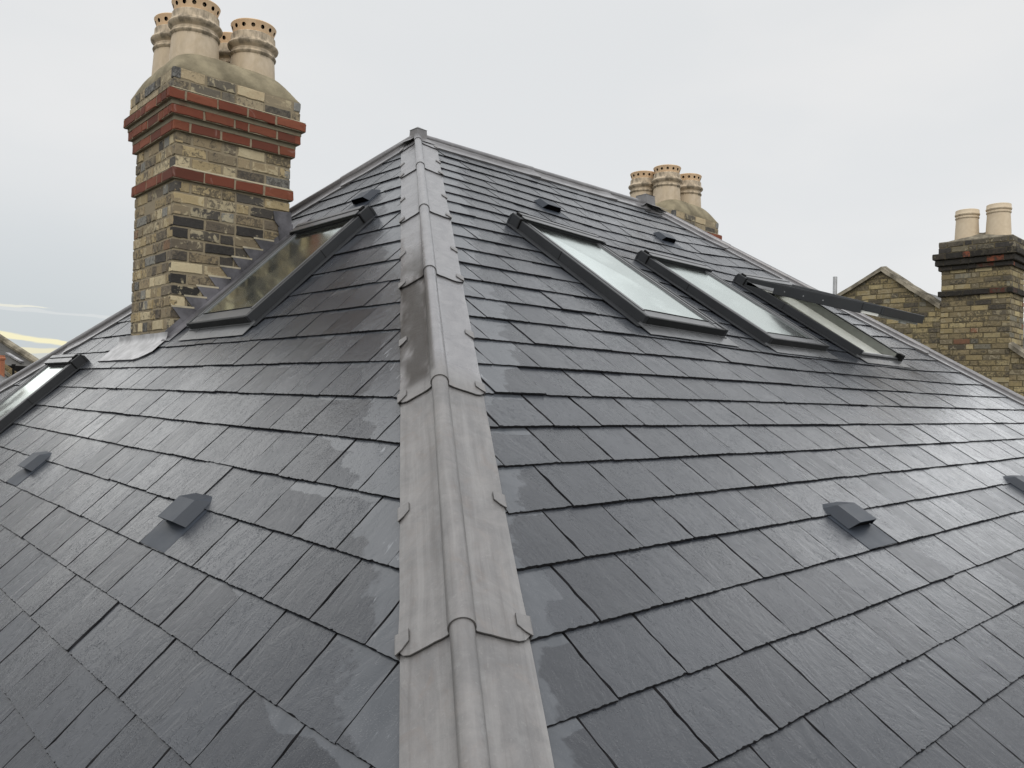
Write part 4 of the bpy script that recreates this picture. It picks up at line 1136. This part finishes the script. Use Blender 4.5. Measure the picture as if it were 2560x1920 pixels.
# roof of that house behind the wall, both sides of the chimney
rm = MB()
for (p, q) in (((yl), -.196), (-.196, -1.03)):
    za, zq = topz(p-1e-4)-.16, topz(q+1e-4)-.16
    rm.hexa([V((XN+.30, p, za-.05)), V((XN+7, p, za-.05)), V((XN+7, q, zq-.05)), V((XN+.30, q, zq-.05)), V((XN+.30, p, za)), V((XN+7, p, za)), V((XN+7, q, zq)), V((XN+.30, q, zq))])
rm.hexa([V((XN+.3, -1.9, -1.22)), V((XN+7, -1.9, -1.22)), V((XN+7, yr, topz(yr)-.2)), V((XN+.3, yr, topz(yr)-.2)), V((XN+.3, -1.9, -1.18)), V((XN+7, -1.9, -1.18)), V((XN+7, yr, topz(yr)-.16)), V((XN+.3, yr, topz(yr)-.16))])
obj('roof', rm, M_OROOF, nb)
wm = MB(); wm.box(XN+.004, XN+7, yr, yl, ZG, zb, a=(.26, .21, .13, .3)); obj('wall', wm, M_BRICK2, nb, 'brick')
vp = MB(); P0 = at_x(2088, 692, XN-.05); vp.tube([V((P0.x, P0.y, -4)), P0], .032, 14); 
obj('vent_pipe', vp, M_STEEL, nb, smooth=True, angle=40)

# ------------------------------------------------------------------ terrace beyond it at the right edge of the picture
tb_ = thing('terraced_house', 'dark slate roofed house glimpsed past the sooty chimney at the right edge', 'house', V((XN+9.5, -4.5, ZG)))
m_ = MB(); X2 = XN+8.6
m_.hexa([V((X2, -7.5, -2.2)), V((X2+6, -7.5, -2.2)), V((X2+6, 2.2, -2.2)), V((X2, 2.2, -2.2)), V((X2+2.5, -7.5, -.1)), V((X2+3.0, -7.5, -.1)), V((X2+3.0, 2.2, -.1)), V((X2+2.5, 2.2, -.1))])
obj('roof', m_, M_OROOF, tb_)
m_ = MB(); m_.box(X2+.2, X2+5.8, -7.3, 2.0, ZG, -2.2, a=(.26, .20, .13, .3)); obj('wall', m_, M_BRICK2, tb_, 'brick')
m_ = MB(); core(m_, X2+2.3, X2+3.1, -4.75, -3.85, -1, .75); 
for k in range(20): brick_ring(m_, X2+2.3, X2+3.1, -4.75, -3.85, -.75+.075*k, -.75+.075*(k+1), k % 2, OLD, 'SW')
c2_ = obj('chimney', m_, M_BRICK2, tb_, 'brick')
for py in (-4.05, -4.5):
    b, _ = pot_mesh((X2+2.7, py, .75), CP, None); obj('chimney_pot', b, M_TERRA, c2_, 'stain', smooth=True, angle=40)

# ------------------------------------------------------------------ neighbour on the left edge
ln = thing('slate_house', 'dark roofed brick house with an orange clay pot, low at the left edge', 'house', V((-2.2, 10.5, ZG)))
E0 = at_y(104, 917, 9.0); P1 = at_y(0, 850, 9.75)
hd = (P1-E0); AP = E0 + hd*4.2
EL = V((E0.x-6.5, 9.0, E0.z)); APL = V((AP.x-1.5, AP.y, AP.z))
m_ = MB(); nrm = (AP-E0).cross(EL-E0).normalized()
if nrm.z < 0: nrm = -nrm
m_.prism([E0, AP, APL, EL], nrm*-.06)
bk = V((E0.x, AP.y*2-9.0, E0.z))
m_.prism([E0, bk, AP], V((0, 0, -.05)))
rf = obj('roof', m_, M_OROOF, ln)
m_ = MB(); m_.tube([E0 + hd*0.0 + V((0, 0, .03)), E0+hd*1.0+V((0, 0, .035)), AP + V((0, 0, .03))], .055, 8); obj('ridge_tiles', m_, M_COPING, ln)
m_ = MB(); q0, q1 = at_y(12, 891, 9.35), at_y(50, 913, 9.06)
m_.prism([q0+nrm*.04, q1+nrm*.04, q1+nrm*.04+V((.05, 0, .0)), q0+nrm*.04+V((.05, 0, 0))], nrm*.03); obj('lead_strip', m_, M_SLEAD, ln)
m_ = MB(); m_.box(E0.x-6.5, E0.x+.03, 9.0-.06, 9.0, E0.z-.10, E0.z+.0, m=0); obj('gutter', m_, M_SEAL, ln)
m_ = MB(); m_.box(E0.x-6.3, E0.x-.1, 9.06, bk.y-.1, ZG, E0.z-.02, a=(.05, .045, .04, .6)); obj('wall', m_, M_BRICK2, ln, 'brick')
# sloping brick parapet in front with a lead roof at its foot
m_ = MB(); a_, b_ = at_y(4, 903, 8.2), at_y(72, 951, 8.2); dd = (b_-a_)
a2, b2 = a_-dd*2.2, b_+dd*1.5
m_.prism([a2, b2, b2+V((0, 0, -3)), a2+V((0, 0, -3))], V((0, .22, 0)), a=(.30, .225, .12, .3))
L_ = dd.length*4.7; dirn = dd.normalized()
for k in range(26):
    nrm2 = dirn.cross(V((0, 1, 0)));  nrm2 = nrm2 if nrm2.z > 0 else -nrm2
    brick_face(m_, lambda s, o, zz: a2 + dirn*s + nrm2*zz + V((0, -o, 0)), L_, -.075*(k+1), -.075*k, random.random()*.2, OLD, depth=.004)
obj('parapet', m_, M_BRICK2, ln, 'brick')
m_ = MB(); l0, l1 = at_y(0, 936, 7.9), at_y(66, 985, 7.9); d2 = l1-l0
p_, q_ = l0-d2*2.5, l1+d2*1.6
m_.prism([p_ + V((0, .32, .10)), q_ + V((0, .32, .10)), q_ + V((.25, -2.6, -.75)), p_ + V((.25, -2.6, -.75))], V((0, 0, -.05)))
obj('lean_to_roof', m_, M_APRON, ln)
m_ = MB(); m_.prism([p_ + V((0, .28, .105)), q_ + V((0, .28, .105)), q_ + V((0, .20, .085)), p_ + V((0, .20, .085))], V((0, 0, .05))); obj('coping', m_, M_COPING, ln)
pc = at_y(1, 935, 7.6); m_ = MB()
m_.lathe((pc.x-.01, pc.y, pc.z-.25), [(.062, 0), (.06, .20), (.056, .44), (.066, .445), (.068, .47), (.058, .48), (.057, .505), (.045, .505), (.04, .3)], 28, a=lambda k, i: (.3, 0, 0, 1))
obj('chimney_pot', m_, M_TERRA, ln, 'stain', smooth=True, angle=40)
m_ = MB(); core(m_, pc.x-.25, pc.x+.05, pc.y-.16, pc.y+.16, pc.z-1.6, pc.z-.22)
for k in range(12): brick_ring(m_, pc.x-.25, pc.x+.05, pc.y-.16, pc.y+.16, pc.z-1.14+.075*k, pc.z-1.14+.075*(k+1), k % 2, OLD, 'SWE')
obj('chimney', m_, M_BRICK2, ln, 'brick')
m_ = MB(); s0 = at_y(33, 940, 8.1); m_.tube([s0 + V((0, 0, -.3)), s0 + V((0, 0, .14))], .016, 10); m_.tube([s0 + V((0, 0, .13)), s0 + V((0, 0, .17))], .026, 10); obj('soil_pipe', m_, M_SEAL, ln)

# ------------------------------------------------------------------ a small tree whose twigs just show over the left hip
tt = at_y(156, 877, 13.0)
tree = thing('tree', 'bare topped small tree, only its brown twig tips showing above the left hip', 'tree', V((tt.x, tt.y, ZG)))
m_ = MB(); m_.tube([V((tt.x, tt.y, ZG)), V((tt.x+.1, tt.y, ZG+3)), V((tt.x, tt.y, tt.z-1.2)), V((tt.x, tt.y, tt.z-.3))], [.14, .11, .05, .012], 10)
for k in range(16):
    a = random.random()*6.28; z_ = tt.z - 2.6 + k*.14; r_ = random.uniform(.3, .8)
    m_.tube([V((tt.x, tt.y, z_)), V((tt.x+r_*.5*math.cos(a), tt.y+r_*.5*math.sin(a), z_+.3)), V((tt.x+r_*math.cos(a), tt.y+r_*math.sin(a), min(z_+.5, tt.z-.35)))], [.03, .018, .006], 6)
obj('trunk', m_, M_BARK, tree)
m_ = MB()
for k in range(1500):
    u = random.random(); a = random.random()*6.28; zz = tt.z - .02 - 2.8*u
    rr = (.10 + .75*min(1, u*2.2))*math.sqrt(random.random())
    c = V((tt.x+rr*math.cos(a), tt.y+rr*math.sin(a), zz))
    x = V((random.gauss(0, 1), random.gauss(0, 1), random.gauss(0, 1))).normalized()*random.uniform(.015, .035); y = x.orthogonal().normalized()*x.length*.6
    m_.quadpts([c-x, c+y*.9, c+x, c-y*.9])
obj('crown', m_, M_LEAF, tree, recalc=False)

# ------------------------------------------------------------------ cable lying over the ridge beside the far saddle
cpts = [PR.p(2.55+.55*t, .30+.05*math.sin(t*3.1)-.30*t*t, .034+.012*math.sin(t*3.14)) for t in [i/14 for i in range(15)]]
m_ = MB(); m_.tube(cpts, .006, 8)
cb = obj('cable', m_, M_CABLE); tag(cb, 'thin black cable lying over the lead ridge beside the far saddle', 'cable')

# ------------------------------------------------------------------ ground
m_ = MB(); m_.quadpts([V((-600, -600, ZG)), V((600, -600, ZG)), V((600, 600, ZG)), V((-600, 600, ZG))])
gr = obj('ground', m_, M_DIRT); gr['kind'] = 'structure'
